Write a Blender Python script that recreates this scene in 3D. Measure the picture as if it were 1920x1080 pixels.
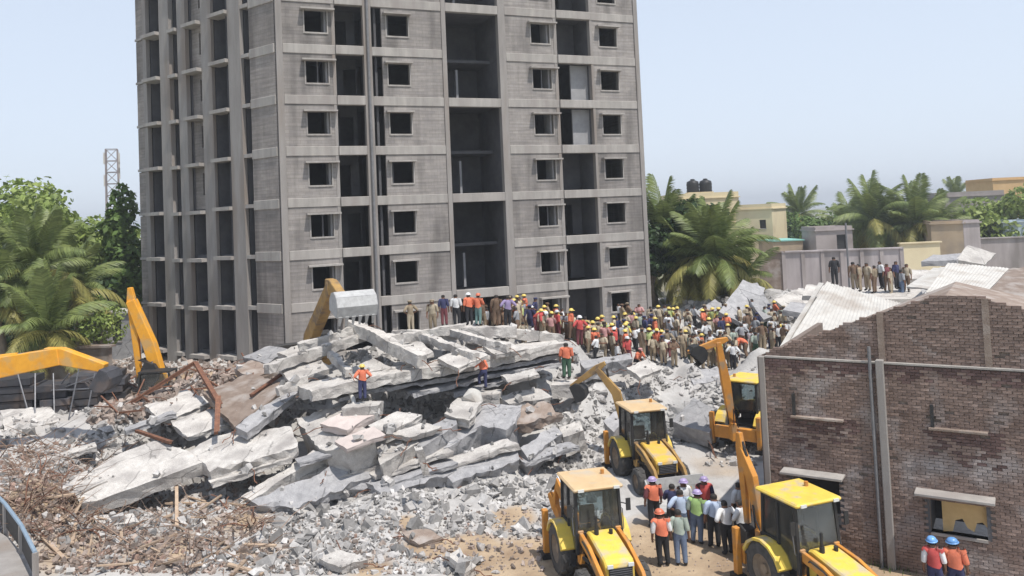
import bpy, bmesh, math, random
import numpy as np
from mathutils import Vector, Matrix, Quaternion, noise

random.seed(7); RNG = np.random.default_rng(11)
for o in list(bpy.data.objects): bpy.data.objects.remove(o, do_unlink=True)
SC = bpy.context.scene
COL = SC.collection
R = math.radians

# ------------------------------------------------------------------ camera
H, FPX, PIT, ROLL, CY0 = 11.0, 1500.0, 0.0398, 0.0440, 348.0
_f = Vector((0, math.cos(PIT), math.sin(PIT))); _r0 = Vector((1, 0, 0)); _u0 = Vector((0, -math.sin(PIT), math.cos(PIT)))
_c, _s = math.cos(ROLL), math.sin(ROLL)
CR = _r0*_c - _u0*_s; CU = _r0*_s + _u0*_c
cam = bpy.data.cameras.new('camera'); camo = bpy.data.objects.new('camera', cam); COL.objects.link(camo)
cam.sensor_width = 36; cam.lens = FPX*36/1920; cam.shift_y = (CY0-540)/1920
cam.clip_start = 0.1; cam.clip_end = 6000
m = Matrix((CR, CU, -_f)).transposed().to_4x4(); m.translation = Vector((0, 0, H)); camo.matrix_world = m
SC.camera = camo
# ------------------------------------------------------------------ light
SUN_AZ = Vector((0.62, -0.68, 0)).normalized(); SUN_EL = R(65)
SUN = Vector((SUN_AZ.x*math.cos(SUN_EL), SUN_AZ.y*math.cos(SUN_EL), math.sin(SUN_EL)))
w = bpy.data.worlds.new('World'); SC.world = w; w.use_nodes = True
nt = w.node_tree; nt.nodes.clear()
sky = nt.nodes.new('ShaderNodeTexSky'); sky.sky_type = 'NISHITA'; sky.sun_disc = False
sky.sun_elevation = SUN_EL; sky.sun_rotation = math.atan2(SUN.x, SUN.y)
sky.air_density = 1.0; sky.dust_density = 0.3; sky.ozone_density = 1.0; sky.altitude = 0
bg = nt.nodes.new('ShaderNodeBackground'); bg.inputs[1].default_value = 0.115
ow = nt.nodes.new('ShaderNodeOutputWorld'); hz_mix = nt.nodes.new('ShaderNodeMix'); hz_mix.data_type = 'RGBA'; tcw = nt.nodes.new('ShaderNodeTexCoord'); spw = nt.nodes.new('ShaderNodeSeparateXYZ'); nt.links.new(tcw.outputs['Generated'], spw.inputs[0])   # haze: dense towards the horizon, thinning to the zenith
mrw = nt.nodes.new('ShaderNodeMapRange'); mrw.inputs[1].default_value = 0; mrw.inputs[2].default_value = 1; mrw.inputs[3].default_value = .93; mrw.inputs[4].default_value = .3; nt.links.new(spw.outputs[2], mrw.inputs[0]); nt.links.new(mrw.outputs[0], hz_mix.inputs[0])
hz_mix.inputs[7].default_value = (5.45, 6.05, 7.0, 1); nt.links.new(sky.outputs[0], hz_mix.inputs[6]); nt.links.new(hz_mix.outputs[2], bg.inputs[0]); nt.links.new(bg.outputs[0], ow.inputs[0])
sl = bpy.data.lights.new('sun', 'SUN'); sl.energy = 3.7; sl.angle = R(0.7); sl.color = (1, 0.955, 0.89)
so = bpy.data.objects.new('sun', sl); COL.objects.link(so); so.rotation_euler = SUN.to_track_quat('Z', 'Y').to_euler(); so.location = (0, 0, 80)
SC.view_settings.view_transform = 'Standard'; SC.view_settings.look = 'None'
SC.view_settings.exposure = 0.36; SC.view_settings.gamma = 1; SC.view_settings.use_curve_mapping = False
try: SC.cycles.max_bounces = 6; SC.cycles.diffuse_bounces = 3
except Exception: pass

# ------------------------------------------------------------------ pixel helpers (1920x1080 photo pixels)
def ray(px, py):
    a, b = px-960, py-CY0
    return _f + CR*(a/FPX) - CU*(b/FPX)
def at_z(px, py, z):
    d = ray(px, py); return Vector((0, 0, H)) + d*((z-H)/d.z)
def at_d(px, py, D):
    d = ray(px, py); return Vector((0, 0, H)) + d*(D/d.y)
def on_plane(px, py, P, n):
    d = ray(px, py); O = Vector((0, 0, H)); return O + d*((P-O).dot(n)/d.dot(n))
def to_px(p):
    q = Vector(p)-Vector((0, 0, H)); D = q.dot(_f)
    return 960+FPX*q.dot(CR)/D, CY0-FPX*q.dot(CU)/D

# ------------------------------------------------------------------ tags and objects
def tag(o, label=None, cat=None, group=None, kind=None):
    if label: o['label'] = label
    if cat: o['category'] = cat
    if group: o['group'] = group
    if kind or cat: o['kind'] = kind or 'thing'
    return o
def empty(name, loc=(0, 0, 0), rz=0, label=None, cat=None, group=None):
    o = bpy.data.objects.new(name, None); COL.objects.link(o); o.location = loc; o.rotation_euler = (0, 0, rz)
    o.empty_display_size = .2
    return tag(o, label, cat, group)
def mkobj(name, me, parent=None, loc=None, rot=None, scale=None):
    o = bpy.data.objects.new(name, me); COL.objects.link(o)
    if parent: o.parent = parent
    if loc is not None: o.location = loc
    if rot is not None: o.rotation_euler = rot
    if scale is not None: o.scale = (scale,)*3 if isinstance(scale, (int, float)) else scale
    return o

class MB:
    """collects shapes; build() links them as ONE mesh object"""
    def __init__(s, mat=None): s.v = []; s.f = []; s.m = mat or Matrix.Identity(4)
    def add(s, vs, fs):
        b = len(s.v); s.v += [s.m @ Vector(p) for p in vs]; s.f += [tuple(b+i for i in f) for f in fs]; return s
    def box(s, x0, x1, y0, y1, z0, z1):
        return s.add([(x0,y0,z0),(x1,y0,z0),(x1,y1,z0),(x0,y1,z0),(x0,y0,z1),(x1,y0,z1),(x1,y1,z1),(x0,y1,z1)],
                     [(3,2,1,0),(4,5,6,7),(0,1,5,4),(1,2,6,5),(2,3,7,6),(3,0,4,7)])
    def beam(s, p, q, w, h, w2=None, h2=None, up=(0, 0, 1)):
        p, q = Vector(p), Vector(q); d = (q-p).normalized(); u = Vector(up)
        if abs(d.dot(u)) > .98: u = Vector((1, 0, 0))
        sd = d.cross(u).normalized(); u = sd.cross(d)
        w2 = w if w2 is None else w2; h2 = h if h2 is None else h2; vs = []
        for c, a, b in ((p, w, h), (q, w2, h2)):
            vs += [c-sd*a/2-u*b/2, c+sd*a/2-u*b/2, c+sd*a/2+u*b/2, c-sd*a/2+u*b/2]
        return s.add(vs, [(0,1,2,3),(7,6,5,4),(0,4,5,1),(1,5,6,2),(2,6,7,3),(3,7,4,0)])
    def cyl(s, p, q, r, r2=None, n=10):
        p, q = Vector(p), Vector(q); d = (q-p).normalized(); u = Vector((0, 0, 1)) if abs(d.z) < .95 else Vector((1, 0, 0))
        a = d.cross(u).normalized(); b = d.cross(a); r2 = r if r2 is None else r2
        vs = [c+(a*math.cos(t)+b*math.sin(t))*k for c, k in ((p, r), (q, r2)) for t in [2*math.pi*i/n for i in range(n)]]
        fs = [(i, (i+1) % n, n+(i+1) % n, n+i) for i in range(n)] + [tuple(range(n))[::-1], tuple(range(n, 2*n))]
        return s.add(vs, fs)
    def tube(s, pts, r, n=6, r2=None):
        pts = [Vector(p) for p in pts]; L = len(pts); vs = []; fs = []
        for i, p in enumerate(pts):
            d = (pts[min(i+1, L-1)]-pts[max(i-1, 0)]).normalized(); u = Vector((0, 0, 1)) if abs(d.z) < .9 else Vector((1, 0, 0))
            a = d.cross(u).normalized(); b = d.cross(a); k = r if r2 is None else r+(r2-r)*i/(L-1)
            vs += [p+(a*math.cos(2*math.pi*j/n)+b*math.sin(2*math.pi*j/n))*k for j in range(n)]
        for i in range(L-1):
            fs += [(i*n+j, i*n+(j+1) % n, (i+1)*n+(j+1) % n, (i+1)*n+j) for j in range(n)]
        fs += [tuple(range(n))[::-1], tuple(range((L-1)*n, L*n))]
        return s.add(vs, fs)
    def prism(s, poly, ext):
        n = len(poly); e = Vector(ext); P = [Vector(p) for p in poly]
        return s.add(P+[p+e for p in P], [tuple(range(n))[::-1], tuple(range(n, 2*n))]+[(i, (i+1) % n, n+(i+1) % n, n+i) for i in range(n)])
    def ball(s, c, r, nu=10, nv=6):
        c = Vector(c); r = Vector((r,)*3 if isinstance(r, (int, float)) else r); vs = []; fs = []
        for i in range(nv+1):
            t = math.pi*i/nv
            for j in range(nu):
                p = 2*math.pi*j/nu
                vs.append((c.x+r.x*math.sin(t)*math.cos(p), c.y+r.y*math.sin(t)*math.sin(p), c.z+r.z*math.cos(t)))
        for i in range(nv):
            fs += [(i*nu+j, (i+1)*nu+j, (i+1)*nu+(j+1) % nu, i*nu+(j+1) % nu) for j in range(nu)]
        return s.add(vs, fs)
    def lathe(s, prof, c=(0, 0, 0), axis='z', n=20):
        vs = []; fs = []; k = len(prof); c = Vector(c)
        for j in range(n):
            t = 2*math.pi*j/n
            for r, h in prof:
                a, b = r*math.cos(t), r*math.sin(t)
                vs.append(c+(Vector((a, b, h)) if axis == 'z' else Vector((a, h, b))))
        for j in range(n):
            for i in range(k-1): fs.append((j*k+i, ((j+1) % n)*k+i, ((j+1) % n)*k+i+1, j*k+i+1))
        return s.add(vs, fs)
    def mesh(s, name, mat, bevel=0, smooth=False):
        me = bpy.data.meshes.new(name); me.from_pydata([tuple(p) for p in s.v], [], s.f)
        bm = bmesh.new(); bm.from_mesh(me); bmesh.ops.recalc_face_normals(bm, faces=bm.faces)
        if bevel:
            es = [e for e in bm.edges if len(e.link_faces) == 2 and e.calc_face_angle(0) > .5]
            bmesh.ops.bevel(bm, geom=es, offset=bevel, segments=1, affect='EDGES', clamp_overlap=True)
        bm.to_mesh(me); bm.free()
        if smooth: me.polygons.foreach_set('use_smooth', [True]*len(me.polygons))
        me.materials.append(mat); return me
    def build(s, name, mat, parent=None, bevel=0, smooth=False, **k):
        return mkobj(name, s.mesh(name, mat, bevel, smooth), parent, **k)

# ------------------------------------------------------------------ materials
MATS = {}
def mat(name, c1, c2=None, scale=3.0, rough=.9, bump=.0, bscale=30, c3=None, s3=.6, rnd=.0, metal=0, spec=.3, coord='Object', streak=False, ocol=False, trans=0, island=0):
    """procedural surface: two noise-blended colours, a larger stain colour c3, per-object value change, fine bump"""
    if name in MATS: return MATS[name]
    ma = bpy.data.materials.new(name); ma.use_nodes = True; N = ma.node_tree.nodes; L = ma.node_tree.links
    b = N['Principled BSDF']; b.inputs['Roughness'].default_value = rough; b.inputs['Metallic'].default_value = metal
    b.inputs['Specular IOR Level'].default_value = spec
    tc = N.new('ShaderNodeTexCoord'); vec = tc.outputs[coord]
    if coord == 'World':
        pass
    if streak:
        mp = N.new('ShaderNodeMapping'); mp.inputs['Scale'].default_value = (1, 1, .18); L.new(vec, mp.inputs[0]); vec = mp.outputs[0]
    c2 = c2 or tuple(x*.7 for x in c1)
    no = N.new('ShaderNodeTexNoise'); no.inputs['Scale'].default_value = scale; no.inputs['Detail'].default_value = 7; no.inputs['Roughness'].default_value = .65
    L.new(vec, no.inputs['Vector'])
    rp = N.new('ShaderNodeValToRGB'); rp.color_ramp.elements[0].position = .33; rp.color_ramp.elements[1].position = .67
    rp.color_ramp.elements[0].color = (*c2, 1); rp.color_ramp.elements[1].color = (*c1, 1); L.new(no.outputs['Fac'], rp.inputs[0]); out = rp.outputs[0]
    if c3:
        n3 = N.new('ShaderNodeTexNoise'); n3.inputs['Scale'].default_value = s3; n3.inputs['Detail'].default_value = 5; L.new(vec, n3.inputs['Vector'])
        r3 = N.new('ShaderNodeValToRGB'); r3.color_ramp.elements[0].position = .5; r3.color_ramp.elements[1].position = .68; L.new(n3.outputs['Fac'], r3.inputs[0])
        mx = N.new('ShaderNodeMix'); mx.data_type = 'RGBA'; L.new(r3.outputs[0], mx.inputs[0]); L.new(out, mx.inputs[6]); mx.inputs[7].default_value = (*c3, 1); out = mx.outputs[2]
    if ocol:
        oi = N.new('ShaderNodeObjectInfo'); mx = N.new('ShaderNodeMix'); mx.data_type = 'RGBA'; mx.blend_type = 'MULTIPLY'; mx.inputs[0].default_value = 1
        L.new(out, mx.inputs[6]); L.new(oi.outputs['Color'], mx.inputs[7]); out = mx.outputs[2]
    if rnd or island:
        oi = N.new('ShaderNodeObjectInfo'); src = oi.outputs['Random']
        if island:
            ge = N.new('ShaderNodeNewGeometry'); ad = N.new('ShaderNodeMath'); ad.operation = 'ADD'; L.new(src, ad.inputs[0]); L.new(ge.outputs['Random Per Island'], ad.inputs[1])
            fr = N.new('ShaderNodeMath'); fr.operation = 'FRACT'; L.new(ad.outputs[0], fr.inputs[0]); src = fr.outputs[0]
        mr = N.new('ShaderNodeMapRange'); a = rnd or island; mr.inputs[3].default_value = 1-a; mr.inputs[4].default_value = 1+a; L.new(src, mr.inputs[0])
        hs = N.new('ShaderNodeHueSaturation'); L.new(mr.outputs[0], hs.inputs['Value']); L.new(out, hs.inputs['Color']); out = hs.outputs[0]
    L.new(out, b.inputs['Base Color'])
    if bump:
        nb = N.new('ShaderNodeTexNoise'); nb.inputs['Scale'].default_value = bscale; nb.inputs['Detail'].default_value = 6; L.new(tc.outputs[coord], nb.inputs['Vector'])
        bp = N.new('ShaderNodeBump'); bp.inputs['Strength'].default_value = bump; bp.inputs['Distance'].default_value = .05; L.new(nb.outputs['Fac'], bp.inputs['Height']); L.new(bp.outputs[0], b.inputs['Normal'])
    if trans:
        tr = N.new('ShaderNodeBsdfTranslucent'); L.new(out, tr.inputs[0]); ms = N.new('ShaderNodeMixShader'); ms.inputs[0].default_value = trans
        o = N['Material Output']; L.new(b.outputs[0], ms.inputs[1]); L.new(tr.outputs[0], ms.inputs[2]); L.new(ms.outputs[0], o.inputs[0])
    MATS[name] = ma; return ma

def crack(ma, sc=.6, w_=.018, grain=60):
    N = ma.node_tree.nodes; L = ma.node_tree.links; b = N['Principled BSDF']; src = b.inputs['Base Color'].links[0].from_socket
    tc = N.new('ShaderNodeTexCoord'); nz = N.new('ShaderNodeTexNoise'); nz.inputs['Scale'].default_value = 2.5; nz.inputs['Detail'].default_value = 6; L.new(tc.outputs['Object'], nz.inputs['Vector'])
    mv = N.new('ShaderNodeMix'); mv.data_type = 'RGBA'; mv.inputs[0].default_value = .22; L.new(tc.outputs['Object'], mv.inputs[6]); L.new(nz.outputs['Color'], mv.inputs[7])
    vo = N.new('ShaderNodeTexVoronoi'); vo.feature = 'DISTANCE_TO_EDGE'; vo.inputs['Scale'].default_value = sc; L.new(mv.outputs[2], vo.inputs['Vector'])
    mr = N.new('ShaderNodeMapRange'); mr.inputs[1].default_value = 0; mr.inputs[2].default_value = w_; mr.inputs[3].default_value = .5; mr.inputs[4].default_value = 1; L.new(vo.outputs['Distance'], mr.inputs[0])
    km = N.new('ShaderNodeTexNoise'); km.inputs['Scale'].default_value = .8; L.new(tc.outputs['Object'], km.inputs['Vector']); kr = N.new('ShaderNodeMapRange'); kr.inputs[1].default_value = .48; kr.inputs[2].default_value = .56; kr.inputs[3].default_value = 1; kr.inputs[4].default_value = 0; L.new(km.outputs['Fac'], kr.inputs[0])   # cracks only here and there
    mk = N.new('ShaderNodeMath'); mk.operation = 'MAXIMUM'; L.new(mr.outputs[0], mk.inputs[0]); L.new(kr.outputs[0], mk.inputs[1]); mr = mk
    gn = N.new('ShaderNodeTexNoise'); gn.inputs['Scale'].default_value = grain; gn.inputs['Detail'].default_value = 3; L.new(tc.outputs['Object'], gn.inputs['Vector'])
    gr = N.new('ShaderNodeMapRange'); gr.inputs[1].default_value = .35; gr.inputs[2].default_value = .65; gr.inputs[3].default_value = .74; gr.inputs[4].default_value = 1.14; L.new(gn.outputs['Fac'], gr.inputs[0])
    mu = N.new('ShaderNodeMath'); mu.operation = 'MULTIPLY'; L.new(mr.outputs[0], mu.inputs[0]); L.new(gr.outputs[0], mu.inputs[1])
    mx = N.new('ShaderNodeMix'); mx.data_type = 'RGBA'; mx.blend_type = 'MULTIPLY'; mx.inputs[0].default_value = 1; L.new(src, mx.inputs[6]); L.new(mu.outputs[0], mx.inputs[7]); L.new(mx.outputs[2], b.inputs['Base Color'])
def block_mat(name, axis, c1, c2, cm, bw=.40, bh=.20):
    """concrete block masonry too fine to pick apart: courses from a brick node plus stains"""
    ma = mat(name, c1, c2, scale=1.1, rough=.95, bump=.25, bscale=40, c3=tuple(x*.66 for x in c2), s3=.7, streak=True, rnd=.13)
    N = ma.node_tree.nodes; L = ma.node_tree.links; b = N['Principled BSDF']
    src = b.inputs['Base Color'].links[0].from_socket
    tc = N.new('ShaderNodeTexCoord'); sp = N.new('ShaderNodeSeparateXYZ'); L.new(tc.outputs['Object'], sp.inputs[0])
    cb = N.new('ShaderNodeCombineXYZ'); L.new(sp.outputs[axis], cb.inputs[0]); L.new(sp.outputs[2], cb.inputs[1])
    br = N.new('ShaderNodeTexBrick'); br.inputs['Scale'].default_value = 1; br.inputs['Brick Width'].default_value = bw; br.inputs['Row Height'].default_value = bh
    br.inputs['Mortar Size'].default_value = .014; br.inputs['Mortar Smooth'].default_value = .4; br.inputs['Color1'].default_value = (1.07, 1.06, 1.05, 1); br.inputs['Color2'].default_value = (.90, .90, .92, 1)
    br.inputs['Mortar'].default_value = (*cm, 1); br.inputs['Bias'].default_value = 0; L.new(cb.outputs[0], br.inputs['Vector'])
    mp = N.new('ShaderNodeMapping'); mp.inputs['Scale'].default_value = (.5, .5, 7); L.new(tc.outputs['Object'], mp.inputs[0]); hn = N.new('ShaderNodeTexNoise'); hn.inputs['Scale'].default_value = 1.0; hn.inputs['Detail'].default_value = 5; L.new(mp.outputs[0], hn.inputs['Vector'])
    hr = N.new('ShaderNodeMapRange'); hr.inputs[1].default_value = .3; hr.inputs[2].default_value = .7; hr.inputs[3].default_value = .8; hr.inputs[4].default_value = 1.12; L.new(hn.outputs['Fac'], hr.inputs[0])
    hm = N.new('ShaderNodeMix'); hm.data_type = 'RGBA'; hm.blend_type = 'MULTIPLY'; hm.inputs[0].default_value = 1; L.new(src, hm.inputs[6]); L.new(hr.outputs[0], hm.inputs[7]); src = hm.outputs[2]
    mx = N.new('ShaderNodeMix'); mx.data_type = 'RGBA'; mx.blend_type = 'MULTIPLY'; mx.inputs[0].default_value = .85; L.new(src, mx.inputs[6]); L.new(br.outputs[0], mx.inputs[7]); L.new(mx.outputs[2], b.inputs['Base Color'])
    return ma

m_block_f = block_mat('block_front', 0, (.35,.322,.30), (.245,.225,.21), (.80,.78,.76))
m_block_l = block_mat('block_left', 1, (.335,.305,.28), (.24,.215,.198), (.78,.76,.74))
m_beam = mat('beam_concrete', (.42,.39,.36), (.30,.28,.258), scale=2.2, bump=.2, c3=(.30,.27,.25), s3=.8, streak=True)
m_col = mat('column_concrete', (.34,.315,.295), (.245,.225,.21), scale=1.6, bump=.2, c3=(.25,.21,.18), s3=.7, streak=True)
m_dark = mat('shaded_interior_concrete', (.13,.127,.132), (.09,.09,.097), scale=1.2)  # darker than bare concrete: the shade of the rooms is put into the colour
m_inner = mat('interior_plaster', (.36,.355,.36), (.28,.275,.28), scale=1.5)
m_pipe = mat('drain_pipe_grey', (.22,.215,.22), (.15,.15,.155), scale=4, rough=.6)
m_rubble = mat('rubble_concrete', (.54,.515,.49), (.36,.34,.325), scale=2.6, bump=.45, bscale=14, c3=(.27,.255,.25), s3=1.1, rnd=.2)
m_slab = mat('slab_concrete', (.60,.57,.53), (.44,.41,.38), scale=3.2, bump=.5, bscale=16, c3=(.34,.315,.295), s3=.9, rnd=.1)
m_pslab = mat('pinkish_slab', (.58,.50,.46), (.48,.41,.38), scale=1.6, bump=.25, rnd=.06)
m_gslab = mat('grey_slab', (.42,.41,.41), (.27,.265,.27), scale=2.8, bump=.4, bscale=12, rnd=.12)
m_bslab = mat('brown_slab', (.30,.24,.20), (.20,.15,.12), scale=2.0, bump=.4, c3=(.36,.32,.29), s3=1.0, rnd=.12)
m_grit = mat('rubble_grit', (.44,.42,.40), (.28,.27,.26), scale=6, island=.55)
m_gritb = mat('brown_grit', (.34,.28,.24), (.22,.175,.15), scale=5, island=.5)
m_redgrit = mat('broken_brick', (.34,.235,.19), (.23,.155,.125), scale=5, island=.4)
m_rust = mat('rust', (.24,.115,.07), (.13,.065,.045), scale=6, rnd=.2, bump=.2)
m_steel = mat('dull_steel', (.22,.22,.23), (.14,.14,.15), scale=5, metal=.6, rough=.55)
m_dsteel = mat('dark_formwork_steel', (.075,.075,.085), (.045,.045,.05), scale=3, rough=.7, rnd=.4, c3=(.13,.10,.085), s3=1)
m_wood = mat('weathered_wood', (.42,.32,.23), (.29,.21,.15), scale=3, rnd=.35, bump=.3)
m_twig = mat('dry_twigs', (.30,.215,.16), (.19,.13,.10), scale=6, island=.35)
m_yel = mat('machine_yellow', (.72,.45,.07), (.58,.36,.08), scale=2.5, rough=.65, c3=(.45,.36,.25), s3=2.2, spec=.35, bump=.08)
m_yel2 = mat('bright_yellow', (.78,.56,.085), (.66,.46,.08), scale=2.5, rough=.6, c3=(.50,.42,.28), s3=2.2, spec=.4)
m_org = mat('machine_orange', (.64,.28,.045), (.48,.20,.04), scale=2.5, rough=.6, c3=(.36,.24,.14), s3=2, spec=.4)
m_yorg = mat('arm_orange', (.80,.38,.035), (.68,.30,.03), scale=2.2, rough=.55, c3=(.55,.33,.12), s3=2)
m_dorg = mat('dusty_yellow', (.42,.26,.09), (.30,.18,.07), scale=2.5, rough=.8, c3=(.20,.14,.09), s3=2)
m_tan = mat('dusty_tan_roof', (.62,.45,.26), (.54,.38,.21), scale=2.5, c3=(.5,.42,.32), s3=1.5, rough=.7)
m_black = mat('machine_black', (.025,.025,.028), (.045,.043,.04), scale=5, rough=.6)
m_tyre = mat('tyre_rubber', (.05,.048,.046), (.10,.095,.09), scale=6, rough=.9, bump=.2)
m_rim = mat('rim', (.30,.23,.16), (.20,.15,.11), scale=5, rough=.6)
m_chrome = mat('ram_rod', (.55,.55,.56), (.45,.45,.46), rough=.25, metal=.9)
m_lamp = mat('lamp_lens', (.7,.7,.68), (.6,.6,.58), rough=.2, spec=.6)
m_bucket = mat('bucket_steel', (.50,.50,.49), (.36,.355,.35), scale=4, rough=.6, bump=.1)
m_skin = mat('skin', (.24,.13,.08), (.20,.10,.065), scale=9, rough=.6)
m_eye = mat('eye_dark', (.03,.02,.02), (.02,.015,.015))
m_cloth = mat('cloth', (1,1,1), (.82,.82,.82), scale=8, rough=.9, ocol=True, bump=.15, bscale=25)
m_hard = mat('hard_hat', (1,1,1), (.92,.92,.92), scale=6, rough=.35, ocol=True, spec=.5)
m_hair = mat('hair', (.02,.017,.015), (.035,.03,.027), scale=20, rough=.7)
m_white = mat('white_sheet', (.56,.54,.50), (.45,.43,.40), scale=1.6, c3=(.38,.34,.30), s3=.7, rnd=.05, bump=.1)
m_cream = mat('cream_paint', (.70,.60,.40), (.64,.54,.35), scale=.6, c3=(.56,.46,.30), s3=.3)
m_grey_house = mat('grey_plaster', (.42,.37,.35), (.32,.28,.27), scale=.7, c3=(.25,.215,.2), s3=.35)
m_pinkwall = mat('pale_pink_wall', (.46,.41,.40), (.33,.29,.285), scale=1.2, c3=(.25,.22,.21), s3=.5, streak=True)
m_ochre = mat('ochre_wall', (.46,.36,.25), (.38,.29,.20), scale=.6, c3=(.31,.25,.19), s3=.4)
m_teal = mat('teal_sheet', (.25,.50,.44), (.20,.42,.37), scale=1)
m_pblue = mat('pale_blue_paint', (.55,.62,.68), (.48,.55,.61), scale=1)
m_orhouse = mat('apricot_paint', (.62,.42,.22), (.55,.36,.18), scale=1)
m_mortar = mat('mortar', (.22,.175,.15), (.15,.12,.10), scale=6, bump=.3)
m_brick = mat('brick', (.275,.20,.168), (.175,.122,.10), scale=1.0, island=.15, bump=.3, c3=(.34,.30,.285), s3=.8, coord='Object')
m_palm = mat('palm_leaf', (.22,.26,.085), (.11,.155,.05), scale=.5, rough=.5, rnd=.3, island=.25, trans=.25, spec=.4)
m_palmy = mat('palm_leaf_yellow', (.38,.33,.11), (.22,.23,.07), scale=.5, rough=.5, rnd=.25, island=.25, trans=.25)
m_trunk = mat('palm_trunk', (.26,.215,.17), (.16,.13,.10), scale=4, bump=.3)
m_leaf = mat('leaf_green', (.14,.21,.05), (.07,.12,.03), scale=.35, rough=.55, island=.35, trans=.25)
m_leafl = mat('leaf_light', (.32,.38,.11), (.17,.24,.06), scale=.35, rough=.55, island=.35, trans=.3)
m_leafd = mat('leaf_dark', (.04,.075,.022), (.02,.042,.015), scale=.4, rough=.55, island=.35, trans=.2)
m_grass = mat('grass', (.10,.16,.04), (.06,.10,.03), island=.3)
m_tank = mat('black_tank', (.02,.02,.022), (.03,.03,.03), rough=.5)
m_mast = mat('mast_steel', (.28,.25,.25), (.20,.17,.17), scale=2, rough=.6)
m_bluerail = mat('pale_blue_rail', (.26,.34,.42), (.20,.27,.34), scale=4, rough=.5)
m_net = mat('green_net', (.03,.07,.045), (.02,.05,.03), scale=8)
m_ply = mat('plywood', (.62,.44,.22), (.52,.36,.17), scale=3)
crack(m_slab); crack(m_gslab, .7); crack(m_rubble, 1.0, .015, 25)
m_glass = None
def glass():
    global m_glass
    if m_glass: return m_glass
    ma = bpy.data.materials.new('cab_glass'); ma.use_nodes = True; N = ma.node_tree.nodes; L = ma.node_tree.links; N.remove(N['Principled BSDF'])
    t = N.new('ShaderNodeBsdfTransparent'); t.inputs[0].default_value = (.72, .78, .8, 1); g = N.new('ShaderNodeBsdfGlossy'); g.inputs['Roughness'].default_value = .08
    nz = N.new('ShaderNodeTexNoise'); nz.inputs['Scale'].default_value = 3; df = N.new('ShaderNodeBsdfDiffuse'); df.inputs[0].default_value = (.4,.37,.33,1)
    fr = N.new('ShaderNodeFresnel'); fr.inputs[0].default_value = 1.5; mx = N.new('ShaderNodeMixShader'); L.new(fr.outputs[0], mx.inputs[0]); L.new(t.outputs[0], mx.inputs[1]); L.new(g.outputs[0], mx.inputs[2])
    rr = N.new('ShaderNodeMath'); rr.operation = 'MULTIPLY'; rr.inputs[1].default_value = .16; L.new(nz.outputs[0], rr.inputs[0])
    m2 = N.new('ShaderNodeMixShader'); L.new(rr.outputs[0], m2.inputs[0]); L.new(mx.outputs[0], m2.inputs[1]); L.new(df.outputs[0], m2.inputs[2])
    L.new(m2.outputs[0], N['Material Output'].inputs[0]); m_glass = ma; return ma

# ------------------------------------------------------------------ terrain (heap of the collapsed block) and ground
YAW, YAW2 = 0.4023, 0.9291
TC = Vector((-13.2325, 45.6846, 0)); TU = Vector((math.cos(YAW), math.sin(YAW), 0)); TW = Vector((-math.sin(YAW2), math.cos(YAW2), 0))
def _z(px, py, z): p = at_z(px, py, z); return (p.x, p.y, z)
ctl = [_z(*a) for a in [
    (-150,1075,.5),(100,1075,.5),(300,1075,.35),(600,1075,.15),(900,1075,.05),(1250,1075,0),(1500,1075,0),(1850,1075,0),
    (300,1010,.6),(600,1005,.35),(900,1000,.2),(1100,1000,.1),(1300,1000,0),(1420,960,.05),
    (190,975,.3),(250,945,.3),(330,915,.4),(400,900,.4),(460,942,.5),(620,935,.5),(833,892,.5),(1000,872,.45),(1100,880,.3),(1300,900,.15),(1380,860,.3),
    (380,870,.7),(480,890,.6),(600,875,.6),(700,862,.6),(800,850,.6),(900,835,.6),(980,830,.8),(300,850,1.3),(1000,790,1.8),(1080,740,2.3),
    (450,790,2.5),(600,765,2.7),(750,765,2.7),(900,742,2.8),
    (1150,800,1.0),(1250,820,.6),(1350,820,.5),(1150,720,2.2),(1250,720,1.9),(1330,720,1.7),(1380,700,1.9),
    (1100,658,3.5),(1200,662,3.4),(1300,667,3.2),(1420,662,3.1),
    (600,690,4.3),(700,655,4.9),(770,622,5.5),(880,613,5.5),(960,616,5.2),(1050,632,4.5),(1000,606,4.9),(1090,612,4.3),
    (300,735,3.7),(420,690,4.0),(500,668,4.3),(200,780,2.9),(100,775,2.6),(20,785,2.5),(0,880,2.2),(60,900,2.1),(110,925,1.6),(130,800,2.4),
    (1300,590,3.9),(1350,560,4.5),(1400,545,4.9),(1450,570,4.3),(1500,560,4.4),(-300,900,1.5)]]
ctl += [(p.x, p.y, z) for p, z in [(TC+TU*a-Vector((-TU.y, TU.x, 0))*b, z) for a, b, z in ((-1,2,1.9),(0,1,1.8),(3,2.5,1.9),(5,1,2.3),(10,1,4.0),(15,1,3.9),(20,1,3.6),(24,1,3.4),(27,2,3.4),(10,-8,3.2),(24,-8,3.0))]]
ctl += [(p.x, p.y, z) for p, z in [(TC+TW*a+Vector((-.8,-.6,0))*b, z) for a, b, z in ((4,1,3.2),(8,1,2.9),(14,1,2.6))]]
ctl += [(-30,50,2.0),(-30,60,1.0),(-45,40,1.0),(-34,34,2.0),(22,62,3.6),(30,62,3.4),(20,50,2.8),(26,48,2.5),(12,36,.5),(14,30,.1),(18,40,1.0),(30,36,.5),(40,50,1.5),(-60,60,0),(-20,20,.4),(20,12,0),(0,14,0)]
CT = np.array(ctl)
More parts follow.
